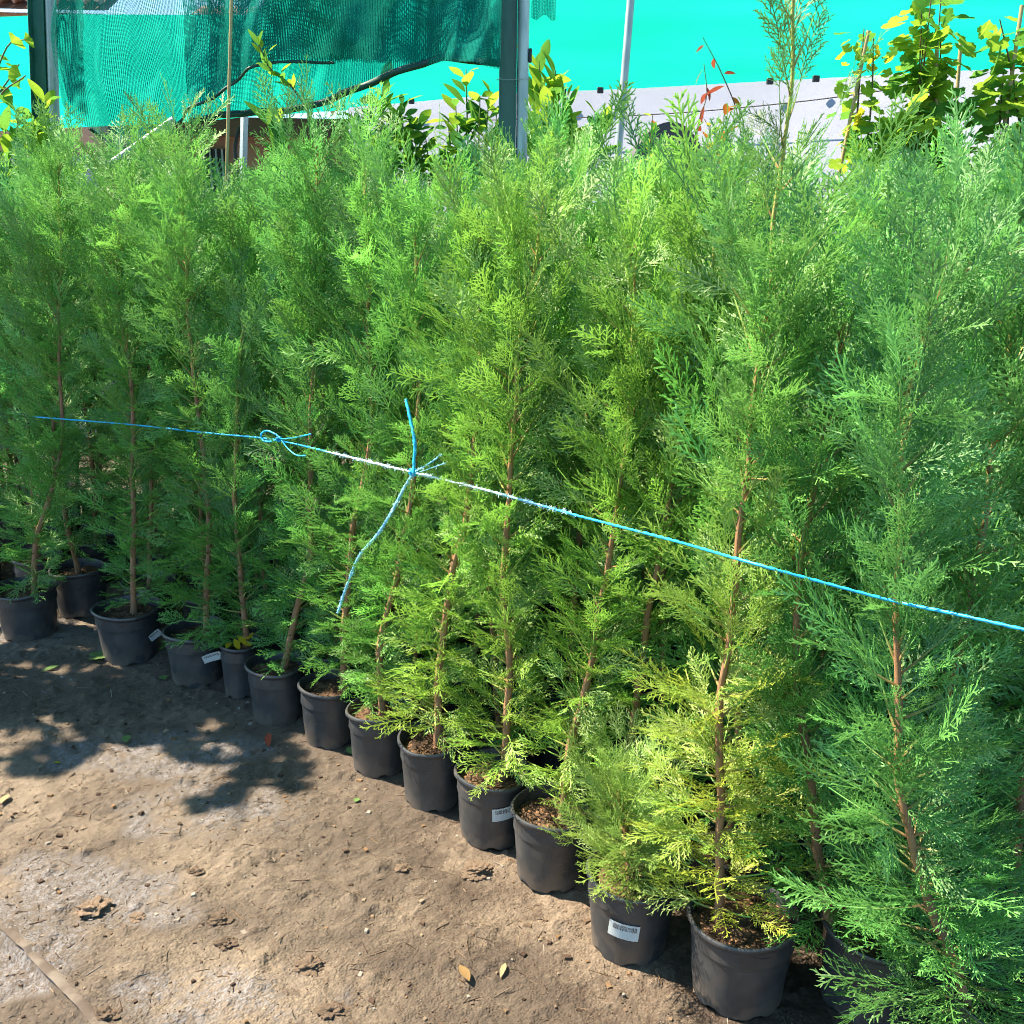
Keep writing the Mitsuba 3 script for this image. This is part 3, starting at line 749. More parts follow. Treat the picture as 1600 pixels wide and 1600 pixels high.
# a loose scrap of the same net right of the right post
def sC(u, v):
    a = at(832, -60, 4.34); b = at(868, 28, 4.34)
    x = a[0] + (b[0] - a[0]) * u; z = a[2] + (b[2] - 0.01 * np.sin(u * 9) - a[2]) * v
    return np.stack([x, 4.34 + 0.01 * np.sin(u * 12 + v * 3), z], -1)
part('scrap', mikit.ply(cat([ribbons(sC, np.linspace(0, .97, 16), np.linspace(0, 1, 20), 0.02, 'v'), ribbons(sC, np.linspace(0, .98, 40), np.linspace(0, 1, 20), 0.013, 'u')]), 'm_net'), netk, 'torn scrap of net beside the right post')

# ------------------------------------------------------------------ sheets and houses behind
def far_off(px, Y):
    """The big sheet comes nearer towards the right; Y is its distance at the middle."""
    return Y - 0.0018 * max(-500, min(1200, px - 880)) if Y > 7 else Y


def sheet(lower, upper, Yd, mat, name, label, bulge=0.06, seed=1, lean=0.0):
    """A hung plastic sheet between a lower and an upper line of pixels at distance Yd."""
    n, m = 90, 24
    t = np.linspace(0, 1, n)
    lx = np.array([p[0] for p in lower], float); ux = np.array([p[0] for p in upper], float)
    xs = lx[0] + (lx[-1] - lx[0]) * t
    lo = np.array([at(x, np.interp(x, lx, [p[1] for p in lower]), far_off(x, Yd)) for x in xs])
    hi = np.array([at(x, np.interp(x, ux, [p[1] for p in upper]), far_off(x, Yd)) for x in xs])
    lo = lo + (lo - EYE) * (-lean / lo[:, 1:2])
    hi = hi + (hi - EYE) * (lean / hi[:, 1:2])
    v = np.linspace(0, 1, m)[None, :, None]
    P = lo[:, None] * (1 - v) + hi[:, None] * v
    P[..., 1] += bulge * (meshkit.fbm(np.stack([P[..., 0] * 0.9, P[..., 2] * 1.6, P[..., 0] * 0 + seed], -1), 3, seed) - 0.5) * 2
    return P.reshape(-1, 3), grid_faces(n, m)


k = thing('turquoise_sheet', 'bright turquoise shading sheet stretched behind the nursery plants', 'sheet')
low = [(-400, 215), (-5, 205), (300, 190), (480, 176), (640, 166), (780, 152), (880, 150), (1000, 143), (1200, 133), (1450, 118), (2000, 96)]
top = [(-400, 30), (0, 26), (100, 22), (390, 24), (430, 2), (480, -300), (2000, -520)]
part('fabric', mikit.ply(sheet(low, top, 8.8, None, '', '', lean=0.8), 'm_mint', smooth=True), k)
clips = []
for px, py in ((643, 158), (880, 143), (938, 141), (1203, 127), (1275, 123), (1430, 113)):
    c = at(px, py, far_off(px, 7.86))
    v, f = box(-.022, .022, -.012, .012, -.02, .02, .004)
    part('clip', mikit.ply((v + c, f), 'm_black'), k)
k = thing('white_sheet', 'white plastic wall sheet below the turquoise sheet', 'sheet')
part('fabric', mikit.ply(sheet([(545, 420), (2000, 420)], [(545, 168), (640, 160), (780, 147), (1000, 138), (1450, 113), (2000, 90)], 7.65, None, '', '', 0.03, 5, 0.32), 'm_white_film', smooth=True), k)
part('wire', mikit.ply(tube(spline([at(a, b, far_off(a, 7.72)) for a, b in ((560, 190), (700, 189), (1000, 180), (1240, 160), (1460, 130))], 60), 0.004, 5), 'm_black', smooth=True), k)


k = thing('white_sheet', 'white plastic sheet low at the left, glimpsed between the conifers', 'sheet')
part('fabric', mikit.ply(sheet([(-500, 900), (300, 700)], [(-500, 236), (300, 246)], 6.6, None, '', '', 0.04, 6), 'm_white_film', smooth=True), k)


def tile_roof(P0, ux, up, w, l, nx, ny):
    """Rows of barrel tiles on the plane P0 + ux*x + up*y: each (points, faces)."""
    ux = ux / np.linalg.norm(ux); up = up / np.linalg.norm(up); nn = np.cross(ux, up)
    a = np.linspace(0, np.pi, 6)
    out = []
    for j in range(ny):
        for i in range(nx):
            r = w * 0.5
            prof = np.stack([-np.cos(a) * r, np.sin(a) * r * 0.7], 1)
            near = [P0 + ux * (i * w + r + q[0]) + up * (j * l) + nn * (q[1] + 0.012) for q in prof]
            far_ = [P0 + ux * (i * w + r + q[0] * 0.85) + up * (j * l + l * 1.12) + nn * (q[1] * 0.8) for q in prof]
            out.append((np.array(near + far_), np.stack([np.arange(5), np.arange(1, 6), np.arange(7, 12), np.arange(6, 11)], 1)))
    return out


hk = thing('peach_house', 'peach house with tiled eaves half hidden below the turquoise sheet', 'house')
a, b = at(250, 340, 11.0), at(560, 340, 11.0)
ev = at(420, 214, 11.0)[2]
v, f = box(a[0], b[0], 11.0, 15.0, 0, ev)
part('wall', mikit.ply((v, f), 'm_peach'), hk)
v, f = box(a[0] - .3, b[0] + .3, 10.6, 10.64, ev - 0.02, ev + 0.16, .004)
part('fascia', mikit.ply((v, f), 'm_fascia'), hk)
rf = part('roof', mikit.ply(box(a[0] - .3, b[0] + .3, 10.66, 15.3, ev + 0.10, ev + 0.15), 'm_fascia'), hk)
part('roof_tiles', mikit.ply(cat(tile_roof(np.array([a[0] - .3, 10.55, ev + 0.17]), np.array([1.0, 0, 0]), np.array([0, 1.0, 0.42]), 0.2, 0.36, int((b[0] - a[0] + .6) / .2), 10)), 'm_tile', smooth=40), rf, kind='stuff')
v0, v1 = at(312, 232, 10.9), at(352, 262, 10.9)
wk = part('window', mikit.ply(box(v0[0], v1[0], 10.93, 10.99, v1[2] - .5, v0[2]), 'm_black'), hk)
bars = [box(v0[0] + (v1[0] - v0[0]) * q - .008, v0[0] + (v1[0] - v0[0]) * q + .008, 10.9, 10.925, v1[2] - .5, v0[2]) for q in (0.15, .4, .65, .9)]
part('grille', mikit.ply(cat(bars), 'm_galvanised'), wk)
hose = [at(372, 300, 9.5), at(368, 240, 9.5), at(370, 215, 9.5), at(376, 200, 9.5), at(388, 196, 9.5)]
k = thing('black_hose', 'black hose arching before the peach house wall', 'hose')
part('hose_line', mikit.ply(tube(spline(hose, 40), 0.018, 8), 'm_black', smooth=True), k)

hk = thing('tiled_house', 'house far left whose tiled roof shows above the turquoise sheet', 'house')
e = at(40, 16, 16.0)
xl, xr = at(-120, 16, 16)[0], at(150, 16, 16)[0]
part('wall', mikit.ply(box(xl, xr, 16.2, 20, 0, e[2]), 'm_peach'), hk)
rf = part('roof', mikit.ply(cat([(np.array([[xl - .2, 15.9, e[2]], [xr + .2, 15.9, e[2]], [xr + .2, 20.9, e[2] + 2.2], [xl - .2, 20.9, e[2] + 2.2]]), np.array([[0, 1, 2, 3]]))]), 'm_tile'), hk)
part('roof_tiles', mikit.ply(cat(tile_roof(np.array([xl - .2, 15.8, e[2] + 0.04]), np.array([1.0, 0, 0]), np.array([0, 1.0, 0.45]), 0.2, 0.36, int((xr - xl + .4) / .2), 12)), 'm_tile', smooth=40), rf, kind='stuff')

# grey domed cover behind, right of the middle
k = thing('domed_cover', 'dark grey ribbed cover arching before the white sheet', 'cover')
c = at(1045, 260, 7.2)
n, m = 40, 12
th = np.linspace(0, np.pi, n)[:, None]; yy = np.linspace(0, 0.5, m)[None]
ht = at(1045, 190, 7.2)[2]
rx = 1.15 * (at(1115, 260, 7.2)[0] - at(978, 260, 7.2)[0]) / 2
P = np.stack([c[0] - rx * np.cos(th) + yy * 0, 7.2 + yy + th * 0, np.maximum(0.0, 0.2 + (ht - 0.2) * np.sin(th) ** 0.35 + 0.012 * np.sin(yy * 70))], -1)
cap = np.vstack([P[:, 0], [[c[0], 7.2, 0]]])
part('fabric', mikit.ply(cat([(P.reshape(-1, 3), grid_faces(n, m)), (cap, np.stack([np.full(n - 1, n), np.arange(n - 1), np.arange(1, n)], 1))]), 'm_dark_cover', smooth=40), k)

# ------------------------------------------------------------------ broad-leaved plants behind
def leaf_mesh(outline, fold=0.18, curl=0.25, nseg=8):
    """A leaf from the half-widths of its outline along x in [0, 1]: midrib down the middle, both halves folded up, tip curled down."""
    t = np.linspace(0, 1, nseg + 1)
    w = np.interp(t, np.linspace(0, 1, len(outline)), outline)
    z = -curl * t * t * 0.5
    mid = np.stack([t, t * 0, z], 1)
    lt = np.stack([t, w, z + fold * w], 1); rt = np.stack([t, -w, z + fold * w], 1)
    V = np.vstack([mid, lt, rt]); n = nseg + 1; i = np.arange(nseg)
    F = np.vstack([np.stack([i, i + 1, i + 1 + n, i + n], 1), np.stack([i, i + 2 * n, i + 1 + 2 * n, i + 1], 1)])
    return V, F


def lobed_leaf():
    a = np.linspace(-math.pi * 0.93, math.pi * 0.93, 41)
    r = 0.34 + 0.13 * np.abs(np.cos(a * 2.5)) ** 0.7 + 0.03 * np.cos(a * 17)
    V = np.vstack([[0.3, 0, 0], np.stack([0.38 + r * np.cos(a) * 1.15, r * np.sin(a) * 1.2, -0.1 * (r * np.cos(a)) ** 2 + 0.12 * np.abs(np.sin(a)) * r + 0.02 * np.cos(a * 5)], 1)])
    F = np.stack([np.zeros(40, int), np.arange(1, 41), np.arange(2, 42)], 1)
    return V, F


def fan_leaf():
    a = np.linspace(-1.0, 1.0, 15)
    r = 0.9 + 0.06 * np.cos(a * 9) - 0.18 * np.exp(-(a / 0.12) ** 2)
    V = np.vstack([[0, 0, 0], np.stack([r * np.cos(a), r * np.sin(a), 0.06 * np.cos(a * 6)], 1)])
    return V, np.stack([np.zeros(14, int), np.arange(1, 15), np.arange(2, 16)], 1)


LEAF = {'laurel': leaf_mesh([0.01, .12, .2, .235, .21, .14, .01]), 'long': leaf_mesh([0.01, .08, .15, .17, .16, .13, .08, .01], curl=.4), 'round': leaf_mesh([.01, .2, .33, .36, .31, .2, .01]), 'lobed': lobed_leaf(), 'fan': fan_leaf()}
PLY = {}


def leaf_shape(kind, mat):
    if (kind, mat) not in PLY:
        PLY[kind, mat] = mikit.ply(LEAF[kind], mat, smooth=True)
    return PLY[kind, mat]


scene['m_twig'] = {'type': 'principled', 'base_color': rgb(0.09, 0.065, 0.04), 'roughness': 0.8}
scene['m_twig_green'] = {'type': 'principled', 'base_color': rgb(0.12, 0.18, 0.05), 'roughness': 0.6}


def plant(name, label, cat_, stems, kind, size, mats, per, seed, group=None, up=0.5, twig='m_twig_green', r=0.005, t0=0.1, droop=0.0):
    """stems: lists of (px, py, Y). per: leaves per stem. Each leaf is a part."""
    rng = np.random.default_rng(seed)
    key = thing(name, label, cat_, group)
    lows = [at(*s[0]) for s in stems]
    root = np.mean(lows, 0); root[2] = 0
    tubes = []
    for s in stems:
        pts = [at(*q) for q in s]
        line_ = spline(pts, 24)
        foot = root + (line_[0] - root) * [0.3, 0.3, 0]
        tubes.append(tube(np.vstack([spline([foot, line_[0] * [1, 1, .5] * 1.0, line_[0]], 8)[:-1], line_]), np.linspace(r * 1.5, r * 0.5, 31), 6))
        az = rng.uniform(0, 6.28)
        for i in range(per):
            t = t0 + (1 - t0) * (i + rng.uniform(0.2, 0.8)) / per
            o = np.array([np.interp(t, np.linspace(0, 1, 24), line_[:, k]) for k in range(3)])
            tg = line_[min(23, int(t * 23) + 1)] - line_[max(0, int(t * 23) - 1)]; tg /= np.linalg.norm(tg)
            az += 2.4 + rng.normal(0, 0.3)
            side = np.array([math.cos(az), math.sin(az), 0])
            x = side * (1 - up * rng.uniform(0.5, 1.3)) + tg * up * rng.uniform(0.4, 1.4) + [0, 0, -droop * rng.uniform(0.2, 1.2)] + rng.normal(0, .18, 3)
            z = tg * (1 - 0.7 * min(1, droop)) - side * 0.3 * (1 - 3.5 * min(1, droop)) + rng.normal(0, 0.4, 3)
            if kind == 'lobed': o = o + side * rng.uniform(0, .085) + rng.normal(0, .02, 3)
            m = mats[int(rng.integers(len(mats)))]
            part('leaf', {**leaf_shape(kind, m), 'to_world': place(o + x / np.linalg.norm(x) * 0.01, x, z, size * rng.uniform(0.5, 1.2) * (1 - 0.25 * t))}, key)
    part('stems', mikit.ply(cat(tubes), twig, smooth=True), key)
    return key


plant('leafy_shrub', 'yellow-green leafy shrub at the left edge before the green post', 'shrub', [[(55, 330, 4.5), (60, 240, 4.5), (72, 155, 4.5)], [(20, 330, 4.5), (25, 260, 4.5), (28, 175, 4.5)], [(-10, 340, 4.4), (5, 270, 4.4), (8, 200, 4.4)], [(90, 340, 4.55), (85, 250, 4.55), (48, 180, 4.55)]], 'laurel', .13, ['m_leaf_lime', 'm_leaf_green', 'm_leaf_lime', 'm_leaf_green'], 26, 1, up=.55)
plant('fan_leaf_sapling', 'sapling with small fan shaped yellow leaves at the upper left edge', 'sapling', [[(-40, 300, 4.6), (-20, 170, 4.6), (10, 75, 4.6), (40, 62, 4.6)], [(-40, 300, 4.6), (-25, 190, 4.6), (30, 100, 4.6)], [(-30, 280, 4.5), (-5, 160, 4.5), (40, 118, 4.5)]], 'fan', .065, ['m_leaf_lime', 'm_leaf_lime', 'm_leaf_green'], 14, 2, up=.3, twig='m_twig')
plant('arching_shrub', 'dark bare branch with leaf tufts arching up before the shade net', 'shrub', [[(530, 300, 4.15), (492, 195, 4.15), (455, 135, 4.15), (420, 105, 4.15), (405, 70, 4.15)]], 'long', .085, ['m_leaf_green', 'm_leaf_lime', 'm_leaf_green'], 24, 3, up=.6, twig='m_twig', t0=.62)
plant('big_leaf_plant', 'plant with a tight rosette of large glossy green leaves below the shade net', 'plant', [[(432, 330, 4.1), (431, 260, 4.1), (430, 195, 4.1)]], 'laurel', .16, ['m_leaf_deep', 'm_leaf_green', 'm_leaf_deep', 'm_leaf_lime'], 15, 4, up=.62)
plant('leafy_shrub', 'leafy shrub with cupped leaves under the net hem, first left of the right post', 'shrub', [[(600, 300, 4.6), (598, 220, 4.6), (598, 135, 4.6)], [(640, 300, 4.6), (632, 240, 4.6), (628, 160, 4.6)], [(575, 300, 4.5), (570, 250, 4.5), (560, 190, 4.5)], [(615, 300, 4.62), (612, 240, 4.62), (618, 185, 4.62)], [(655, 300, 4.6), (650, 240, 4.6), (652, 190, 4.6)]], 'laurel', .125, ['m_leaf_green', 'm_leaf_lime', 'm_leaf_deep'], 30, 5, up=.5)
plant('leafy_shrub', 'tall leafy shrub with arching tip leaves close to the right post', 'shrub', [[(735, 320, 4.7), (731, 220, 4.7), (728, 108, 4.7)], [(760, 320, 4.7), (758, 240, 4.7), (765, 140, 4.7)], [(700, 320, 4.7), (705, 260, 4.7), (700, 185, 4.7)], [(745, 320, 4.62), (748, 230, 4.62), (750, 150, 4.62)], [(775, 320, 4.75), (772, 240, 4.75), (776, 175, 4.75)], [(715, 320, 4.6), (716, 240, 4.6), (712, 165, 4.6)], [(690, 320, 4.6), (672, 260, 4.6), (665, 215, 4.6)]], 'laurel', .14, ['m_leaf_green', 'm_leaf_deep', 'm_leaf_lime'], 22, 6, up=.4)
plant('leafy_shrub', 'shrub with upright lime leaves just right of the right post', 'shrub', [[(850, 300, 4.7), (848, 200, 4.7), (842, 95, 4.7)], [(875, 300, 4.7), (872, 210, 4.7), (868, 110, 4.7)], [(890, 300, 4.7), (892, 230, 4.7), (886, 150, 4.7)], [(862, 300, 4.65), (858, 210, 4.65), (858, 135, 4.65)], [(840, 300, 4.75), (838, 220, 4.75), (836, 150, 4.75)], [(905, 300, 4.6), (920, 240, 4.6), (940, 185, 4.6)]], 'laurel', .15, ['m_leaf_lime', 'm_leaf_green', 'm_leaf_lime'], 20, 7, up=.7)
plant('orange_sapling', 'thin sapling with hanging rust and orange leaves before the white sheet', 'sapling', [[(1165, 300, 4.5), (1155, 190, 4.5), (1130, 120, 4.5), (1098, 58, 4.5)], [(1085, 300, 4.5), (1090, 200, 4.5), (1104, 150, 4.5), (1100, 100, 4.5)]], 'long', .095, ['m_leaf_orange', 'm_leaf_rust', 'm_leaf_rust'], 6, 8, up=.2, twig='m_twig', t0=.45, droop=1.0, r=.003)
plant('orange_sapling', 'low sapling with a cluster of orange and yellow leaves before the grey cover', 'sapling', [[(1130, 300, 4.4), (1128, 250, 4.4), (1132, 165, 4.4)], [(1020, 310, 4.5), (1015, 250, 4.5), (1020, 178, 4.5)], [(1105, 310, 4.4), (1100, 270, 4.4), (1110, 195, 4.4)]], 'laurel', .085, ['m_leaf_orange', 'm_leaf_yellow', 'm_leaf_orange', 'm_leaf_lime'], 9, 9, up=.6, twig='m_twig', r=.003)
vine_mats = ['m_leaf_green', 'm_leaf_lime', 'm_leaf_lime', 'm_leaf_green', 'm_leaf_lime']
plant('grape_vine', 'grape vine tied to a leaning pale stake, first vine from the left', 'vine', [[(1335, 280, 4.9), (1340, 170, 4.9), (1350, 45, 4.9)], [(1350, 280, 4.9), (1362, 150, 4.9), (1365, 60, 4.9)]], 'lobed', .085, vine_mats + ['m_leaf_yellow'], 40, 10, 'grape vines on stakes', up=.2, twig='m_twig', droop=.6)
plant('grape_vine', 'tall thick column of grape vine leaves, second vine from the left', 'vine', [[(1440, 300, 4.9), (1440, 150, 4.9), (1455, -5, 4.9)], [(1432, 300, 4.85), (1435, 170, 4.85), (1443, 60, 4.85)], [(1470, 300, 4.95), (1468, 170, 4.95), (1470, 60, 4.95)], [(1470, 300, 4.9), (1460, 160, 4.9), (1470, 0, 4.9)], [(1440, 300, 4.9), (1436, 160, 4.9), (1440, 20, 4.9)], [(1405, 300, 4.9), (1405, 230, 4.9), (1400, 190, 4.9)]], 'lobed', .12, vine_mats, 40, 11, 'grape vines on stakes', up=.2, twig='m_twig', droop=.6)
plant('grape_vine', 'grape vine with dark lower leaves at the right edge', 'vine', [[(1580, 300, 4.8), (1575, 180, 4.8), (1590, 60, 4.8)], [(1560, 300, 4.8), (1562, 200, 4.8), (1568, 110, 4.8)], [(1610, 300, 4.8), (1610, 150, 4.8), (1605, 40, 4.8)], [(1595, 200, 4.8), (1580, 110, 4.8), (1562, 30, 4.8)]], 'lobed', .115, vine_mats, 30, 12, 'grape vines on stakes', up=.2, twig='m_twig', droop=.6)

# a young broad-leaved tree just left of the view; its crown throws the dappled shade on the left of the path
rng = np.random.default_rng(8)
tk = thing('broadleaf_tree', 'young broad-leaved tree standing left of the path, shading it', 'tree')
TX, TY = -2.95, 3.5
limbs = [tube(spline([[TX, TY, 0], [TX + .05, TY, 1.0], [TX - .03, TY + .05, 2.0], [TX, TY, 3.1]], 20), np.linspace(.045, .012, 20), 8)]
for q in range(22):
    z0 = rng.uniform(1.6, 3.0); a = q * 2.4; l = rng.uniform(.4, .95)
    e = np.array([TX + l * math.cos(a), TY + l * math.sin(a) * .8, z0 + rng.uniform(-.1, .45)])
    ln_ = spline([[TX, TY, z0], (np.array([TX, TY, z0]) + e) / 2 + [0, 0, .06], e], 12)
    limbs.append(tube(ln_, np.linspace(.014, .004, 12), 5))
    for i in range(13):
        t = rng.uniform(.25, 1.0); o = np.array([np.interp(t, np.linspace(0, 1, 12), ln_[:, k]) for k in range(3)]) + rng.normal(0, .06, 3)
        part('leaf', {**leaf_shape('lobed', 'm_leaf_green'), 'to_world': place(o, rng.normal(0, 1, 3) + [0, 0, -.3], rng.normal(0, .5, 3) + [0, 0, 1], rng.uniform(.12, .2))}, tk)
part('trunk', mikit.ply(cat(limbs), 'm_twig', smooth=True), tk)

# ------------------------------------------------------------------ blue twine
def Ytw(px):
    return float(np.interp(px, [0, 200, 420, 645, 860, 1165, 1400, 1600], [3.72, 3.38, 2.98, 2.52, 2.18, 1.63, 1.52, 1.36]))


def tw(px, py, dy=0.0):
    return at(px, py, Ytw(px) + dy)


rng = np.random.default_rng(21)


def twine_tube(pts, n, r=0.0026, twist=260.0):
    p = spline(pts, n)
    s = np.concatenate([[0], np.cumsum(np.linalg.norm(np.diff(p, axis=0), axis=1))])
    r_ = r * (1 + 0.22 * (meshkit.noise(np.stack([s * 30, s * 0, s * 0], 1), 4) - 0.5))
    V, F = tube(p, r_, 8)
    ang = np.tile(np.arange(8) / 8 * 2 * np.pi, n)
    c = np.repeat(p, 8, 0)
    k = 1 + 0.2 * np.cos(3 * (ang + np.repeat(s, 8) * twist / 3))
    V[:n * 8] = c + (V[:n * 8] - c) * k[:, None]
    return V, F, p


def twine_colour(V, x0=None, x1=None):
    """Blue fibre; sun glare painted on as near white over the frayed stretch between x0 and x1."""
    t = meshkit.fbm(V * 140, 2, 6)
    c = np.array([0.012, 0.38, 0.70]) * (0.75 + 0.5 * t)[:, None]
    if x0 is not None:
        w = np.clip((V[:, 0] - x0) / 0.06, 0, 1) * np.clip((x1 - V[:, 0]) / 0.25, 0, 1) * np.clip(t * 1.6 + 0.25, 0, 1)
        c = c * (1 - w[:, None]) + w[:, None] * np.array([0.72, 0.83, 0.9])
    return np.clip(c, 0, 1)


def fuzz(p, n, lo, hi, w=0.0007, seed=1):
    rng = np.random.default_rng(seed)
    i = rng.integers(1, len(p) - 1, n)
    d = p[np.minimum(i + 1, len(p) - 1)] - p[i - 1]; d /= np.linalg.norm(d, axis=1, keepdims=True)
    side = rng.normal(0, 1, (n, 3)); side -= d * (side * d).sum(1, keepdims=True); side /= np.linalg.norm(side, axis=1, keepdims=True)
    L = rng.uniform(lo, hi, n)[:, None]
    q = p[i] + (side * 0.7 + d * rng.uniform(-1, 1, n)[:, None]) * L
    B = blades(p[i], q, np.full(n, w), rng.normal(0, 1, (n, 3)))
    v = B.reshape(-1, 3); k = np.arange(n)[:, None] * 4
    return v, np.vstack([k + [0, 1, 2], k + [0, 2, 3]])


rk = thing('blue_twine', 'frayed bright blue twine stretched across the front conifers with two knots', 'twine')
main = [(56, 651), (62, 652), (200, 663), (330, 677), (428, 687), (520, 708), (645, 738), (760, 766), (900, 805), (1050, 844), (1165, 877), (1300, 914), (1400, 940), (1500, 961), (1640, 993)]
V, F, p = twine_tube([tw(*q) for q in main], 900)
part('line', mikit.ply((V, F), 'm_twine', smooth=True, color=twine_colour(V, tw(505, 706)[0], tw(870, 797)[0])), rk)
mid = p[(p[:, 0] > tw(515, 708)[0]) & (p[:, 0] < tw(900, 805)[0])]
part('fuzz', mikit.ply(fuzz(mid, 800, .004, .014), 'm_twine_pale'), rk, kind='stuff')
ends = [[(634, 624), (640, 650), (648, 690), (647, 720), (646, 740)], [(647, 738), (632, 762), (612, 800), (590, 835), (562, 868), (548, 900), (535, 935), (528, 958)], [(646, 738), (668, 726), (690, 710)], [(648, 740), (672, 732), (700, 722)]]
allp = []
for j, e_ in enumerate(ends):
    V, F, p = twine_tube([tw(x, y, -0.01 - 0.012 * i) for i, (x, y) in enumerate(e_)], 80, [.0042, .0038, .0018, .001][j])
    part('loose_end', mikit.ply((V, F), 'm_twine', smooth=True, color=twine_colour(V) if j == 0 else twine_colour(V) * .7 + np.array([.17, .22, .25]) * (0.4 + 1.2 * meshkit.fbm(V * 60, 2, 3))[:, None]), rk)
    allp.append(fuzz(p, [30, 620, 60, 30][j], .003, .012, seed=j + 3))
part('fuzz', mikit.ply(cat(allp), 'm_twine_pale'), rk, kind='stuff')


def knot(c, r, n, seed):
    rng = np.random.default_rng(seed)
    pts = []
    for i in range(n):
        a = i / n * 2 * math.pi * 3
        pts.append(c + np.array([math.cos(a) * r * 1.2, math.sin(a * 1.3) * r * 0.8, math.sin(a) * r]) + rng.normal(0, r * .2, 3))
    return pts


V, F, p = twine_tube(knot(tw(646, 738, -.006), .007, 20, 2), 120, .003)
part('knot', mikit.ply((V, F), 'm_twine', smooth=True, color=twine_colour(V)), rk)
V, F, p = twine_tube(knot(tw(436, 686, -.004), .006, 20, 4), 120, .0026)
part('knot', mikit.ply((V, F), 'm_twine', smooth=True, color=twine_colour(V)), rk)
V, F, p = twine_tube([tw(x, y, -.004) for x, y in ((436, 686), (422, 690), (411, 688), (408, 679), (416, 673), (428, 677), (438, 684))], 60, .0028)
part('loop', mikit.ply((V, F), 'm_twine', smooth=True, color=twine_colour(V)), rk)
for e_ in (((437, 686), (460, 684), (486, 678)), ((440, 688), (450, 701), (463, 711), (478, 712))):
    V, F, p = twine_tube([tw(x, y, -.004) for x, y in e_], 40, .002)
    part('loose_end', mikit.ply((V, F), 'm_twine', smooth=True, color=twine_colour(V)), rk)

# ------------------------------------------------------------------ litter, clods and leaves on the path
rng = np.random.default_rng(55)
n = 9500
gx_, gy_ = rng.uniform(-2.4, 0.6, n), rng.uniform(1.25, 4.0, n)
keep = np.array([gy_[i] < np.interp(gx_[i], ls[:, 0], ls[:, 1]) + 0.05 for i in range(n)])
gx_, gy_ = gx_[keep], gy_[keep]; n = len(gx_)
zz = ground_z(gx_, gy_)
bv, bf = CHIP
big = rng.uniform(0, 1, n) ** 9
Lc = np.stack([0.003 + 0.02 * big * rng.uniform(.5, 1, n), 0.0025 + 0.012 * big, 0.002 + 0.006 * big], 1)
twig = rng.uniform(0, 1, n) < 0.22
Lc[twig] = np.stack([rng.uniform(.012, .05, twig.sum()), rng.uniform(.001, .0022, twig.sum()), rng.uniform(.001, .002, twig.sum())], 1)
ang = rng.uniform(0, 6.28, n); tl = rng.normal(0, .15, n)
R = np.zeros((n, 3, 3)); R[:, 0] = np.stack([np.cos(ang) * np.cos(tl), np.sin(ang) * np.cos(tl), np.sin(tl)], 1)
R[:, 1] = np.stack([-np.sin(ang), np.cos(ang), ang * 0], 1); R[:, 2] = np.cross(R[:, 0], R[:, 1])
lv = np.einsum('nvi,nij->nvj', bv[None] * Lc[:, None] * rng.uniform(.8, 1.2, (n, 8, 1)), R) + np.stack([gx_, gy_, zz + 0.001], 1)[:, None]
palette = np.array([[.09, .06, .042], [.15, .105, .07], [.2, .145, .095], [.26, .2, .14], [.3, .27, .23], [.055, .036, .025], [.22, .14, .075]])
cl = 0.74 * palette[rng.integers(len(palette), size=n)] * rng.uniform(.6, 1.05, (n, 1))
structure('ground_litter', mikit.ply((lv.reshape(-1, 3), (bf[None] + np.arange(n)[:, None, None] * 8).reshape(-1, 3)), 'm_litter', color=np.repeat(cl, 8, 0)), 'wood chips, crumbs and twigs scattered over the path', 'stuff')

CLODS = [((345, 1440), .03, 'dark crumbled clod of soil, upper of the pair in the middle of the path', .35), ((355, 1478), .026, 'jagged dark clod of soil, lower of the pair in the middle of the path', .3), ((147, 1420), .045, 'flat tan clod of dry soil on the left of the path', 1.1), ((305, 1365), .022, 'small dark clod on the grey fabric patch', .45),
         ((485, 1510), .032, 'reddish brown clod of fibrous soil near the bottom of the picture', .6), ((745, 1362), .04, 'broad grey-brown clod before the eighth pot', .8), ((150, 1125), .018, 'small dark clod in the dappled shade at the left', .4), ((125, 1272), .016, 'small brown lump on sunlit soil at the left', .7), ((165, 1590), .03, 'dark crumbly clod beside the mat edge', .4), ((520, 1580), .03, 'dark clod at the bottom edge of the picture', .4), ((215, 1435), .02, 'pale round lump right of the flat tan clod', 1.0), ((630, 1360), .02, 'small brown clod between path middle and the eighth pot', .7)]
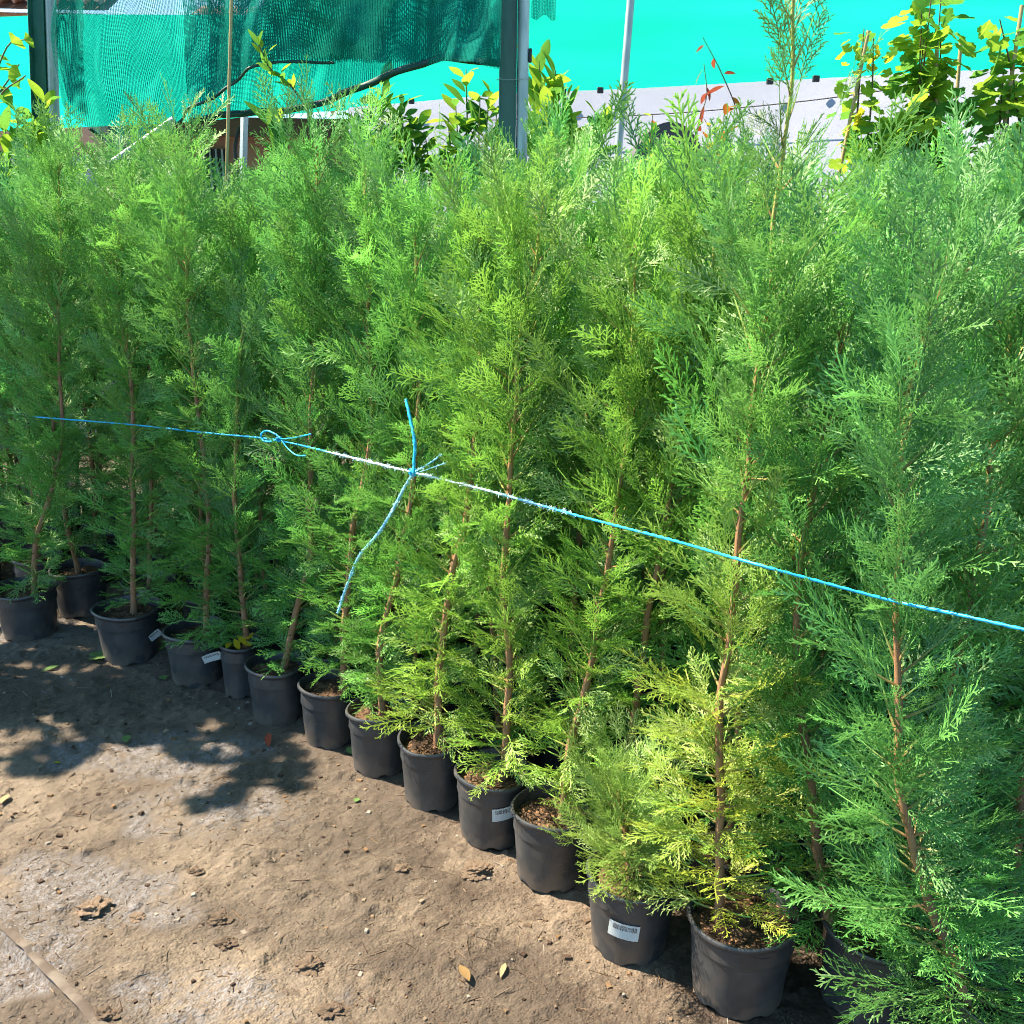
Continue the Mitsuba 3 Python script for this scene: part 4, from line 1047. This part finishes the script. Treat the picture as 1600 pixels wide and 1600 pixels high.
for (px, py), r, text, tone in CLODS:
    g = on_ground(px, py); z = gz(g[0], g[1])
    m = trimesh.creation.icosphere(subdivisions=4)
    v = np.array(m.vertices)
    v = v * (0.25 + 1.1 * meshkit.fbm(v * 2.2 + px, 2, 3) + 0.5 * (meshkit.fbm(v * 7 + px, 3, 9) - .5))[:, None]
    r = r * 0.85
    v = v * [r * 1.25, r, r * .55] + [g[0], g[1], z]
    col = np.array([.125, .093, .066]) * (0.35 + 0.65 * tone) * (0.6 + 0.8 * meshkit.fbm(v * 90, 3, 2))[:, None]
    k = thing('soil_clod', text, 'clod')
    scene[k] = mikit.ply((v, np.array(m.faces)), 'm_litter', color=col)

leaf_mat('m_fallen_green', (0.1, 0.17, 0.06), .4)
leaf_mat('m_fallen_pale', (0.27, 0.22, 0.13), .4)
for px, py, kind, sz, mat, text in ((142, 1032, 'lobed', .075, 'm_fallen_green', 'pale green lobed leaf lying before the second pot'), (258, 1066, 'round', .045, 'm_fallen_green', 'small green leaf lying before the third pot'), (198, 1152, 'round', .04, 'm_fallen_green', 'oval green leaf lying in the shade of the path'), (92, 1045, 'long', .06, 'm_fallen_green', 'narrow green sprig lying before the first pot'),
                                    (718, 1512, 'laurel', .05, 'm_leaf_dry', 'tan fallen leaf curled up near the bottom middle'), (790, 1505, 'long', .04, 'm_fallen_pale', 'pale dry leaf lying left of the short bush'), (2, 1258, 'laurel', .05, 'm_fallen_pale', 'whitish leaf at the left edge of the picture'), (82, 1190, 'round', .025, 'm_leaf_yellow', 'tiny yellow leaf on sunlit soil at the left'), (550, 1183, 'laurel', .05, 'm_fallen_green', 'green leaf poking out between the sixth and seventh pots'),
                                    (555, 1258, 'round', .025, 'm_fallen_green', 'small green leaf in the shade right of the path middle'), (420, 1150, 'long', .07, 'm_leaf_rust', 'dead rust brown sprig lying below the shaded pots')):
    g = on_ground(px, py); z = gz(g[0], g[1])
    rng = np.random.default_rng(px)
    a = rng.uniform(0, 6.28)
    k = thing('fallen_leaf', text, 'leaf')
    scene[k] = {**leaf_shape(kind, mat), 'to_world': place([g[0], g[1], z + sz * .2], [math.cos(a), math.sin(a), .05], [rng.normal(0, .25), rng.normal(0, .25), 1], sz)}
# yellowed leaves at the foot of the narrow pot
c = front_at[3]
for q in range(6):
    a = -1.6 + q * 0.55
    part('leaf', {**leaf_shape('laurel', 'm_leaf_yellow'), 'to_world': place([c[0] - .02 + .012 * q, c[1] - .03, c[2] + .2 + .012 * (q % 3)], [math.cos(a), -.6, math.sin(a * 2) * .6], [0, -.4, 1], .045)}, 'potted_conifer_003', 'yellow withered leaf' if q == 0 else None)
print('entries', len(scene))
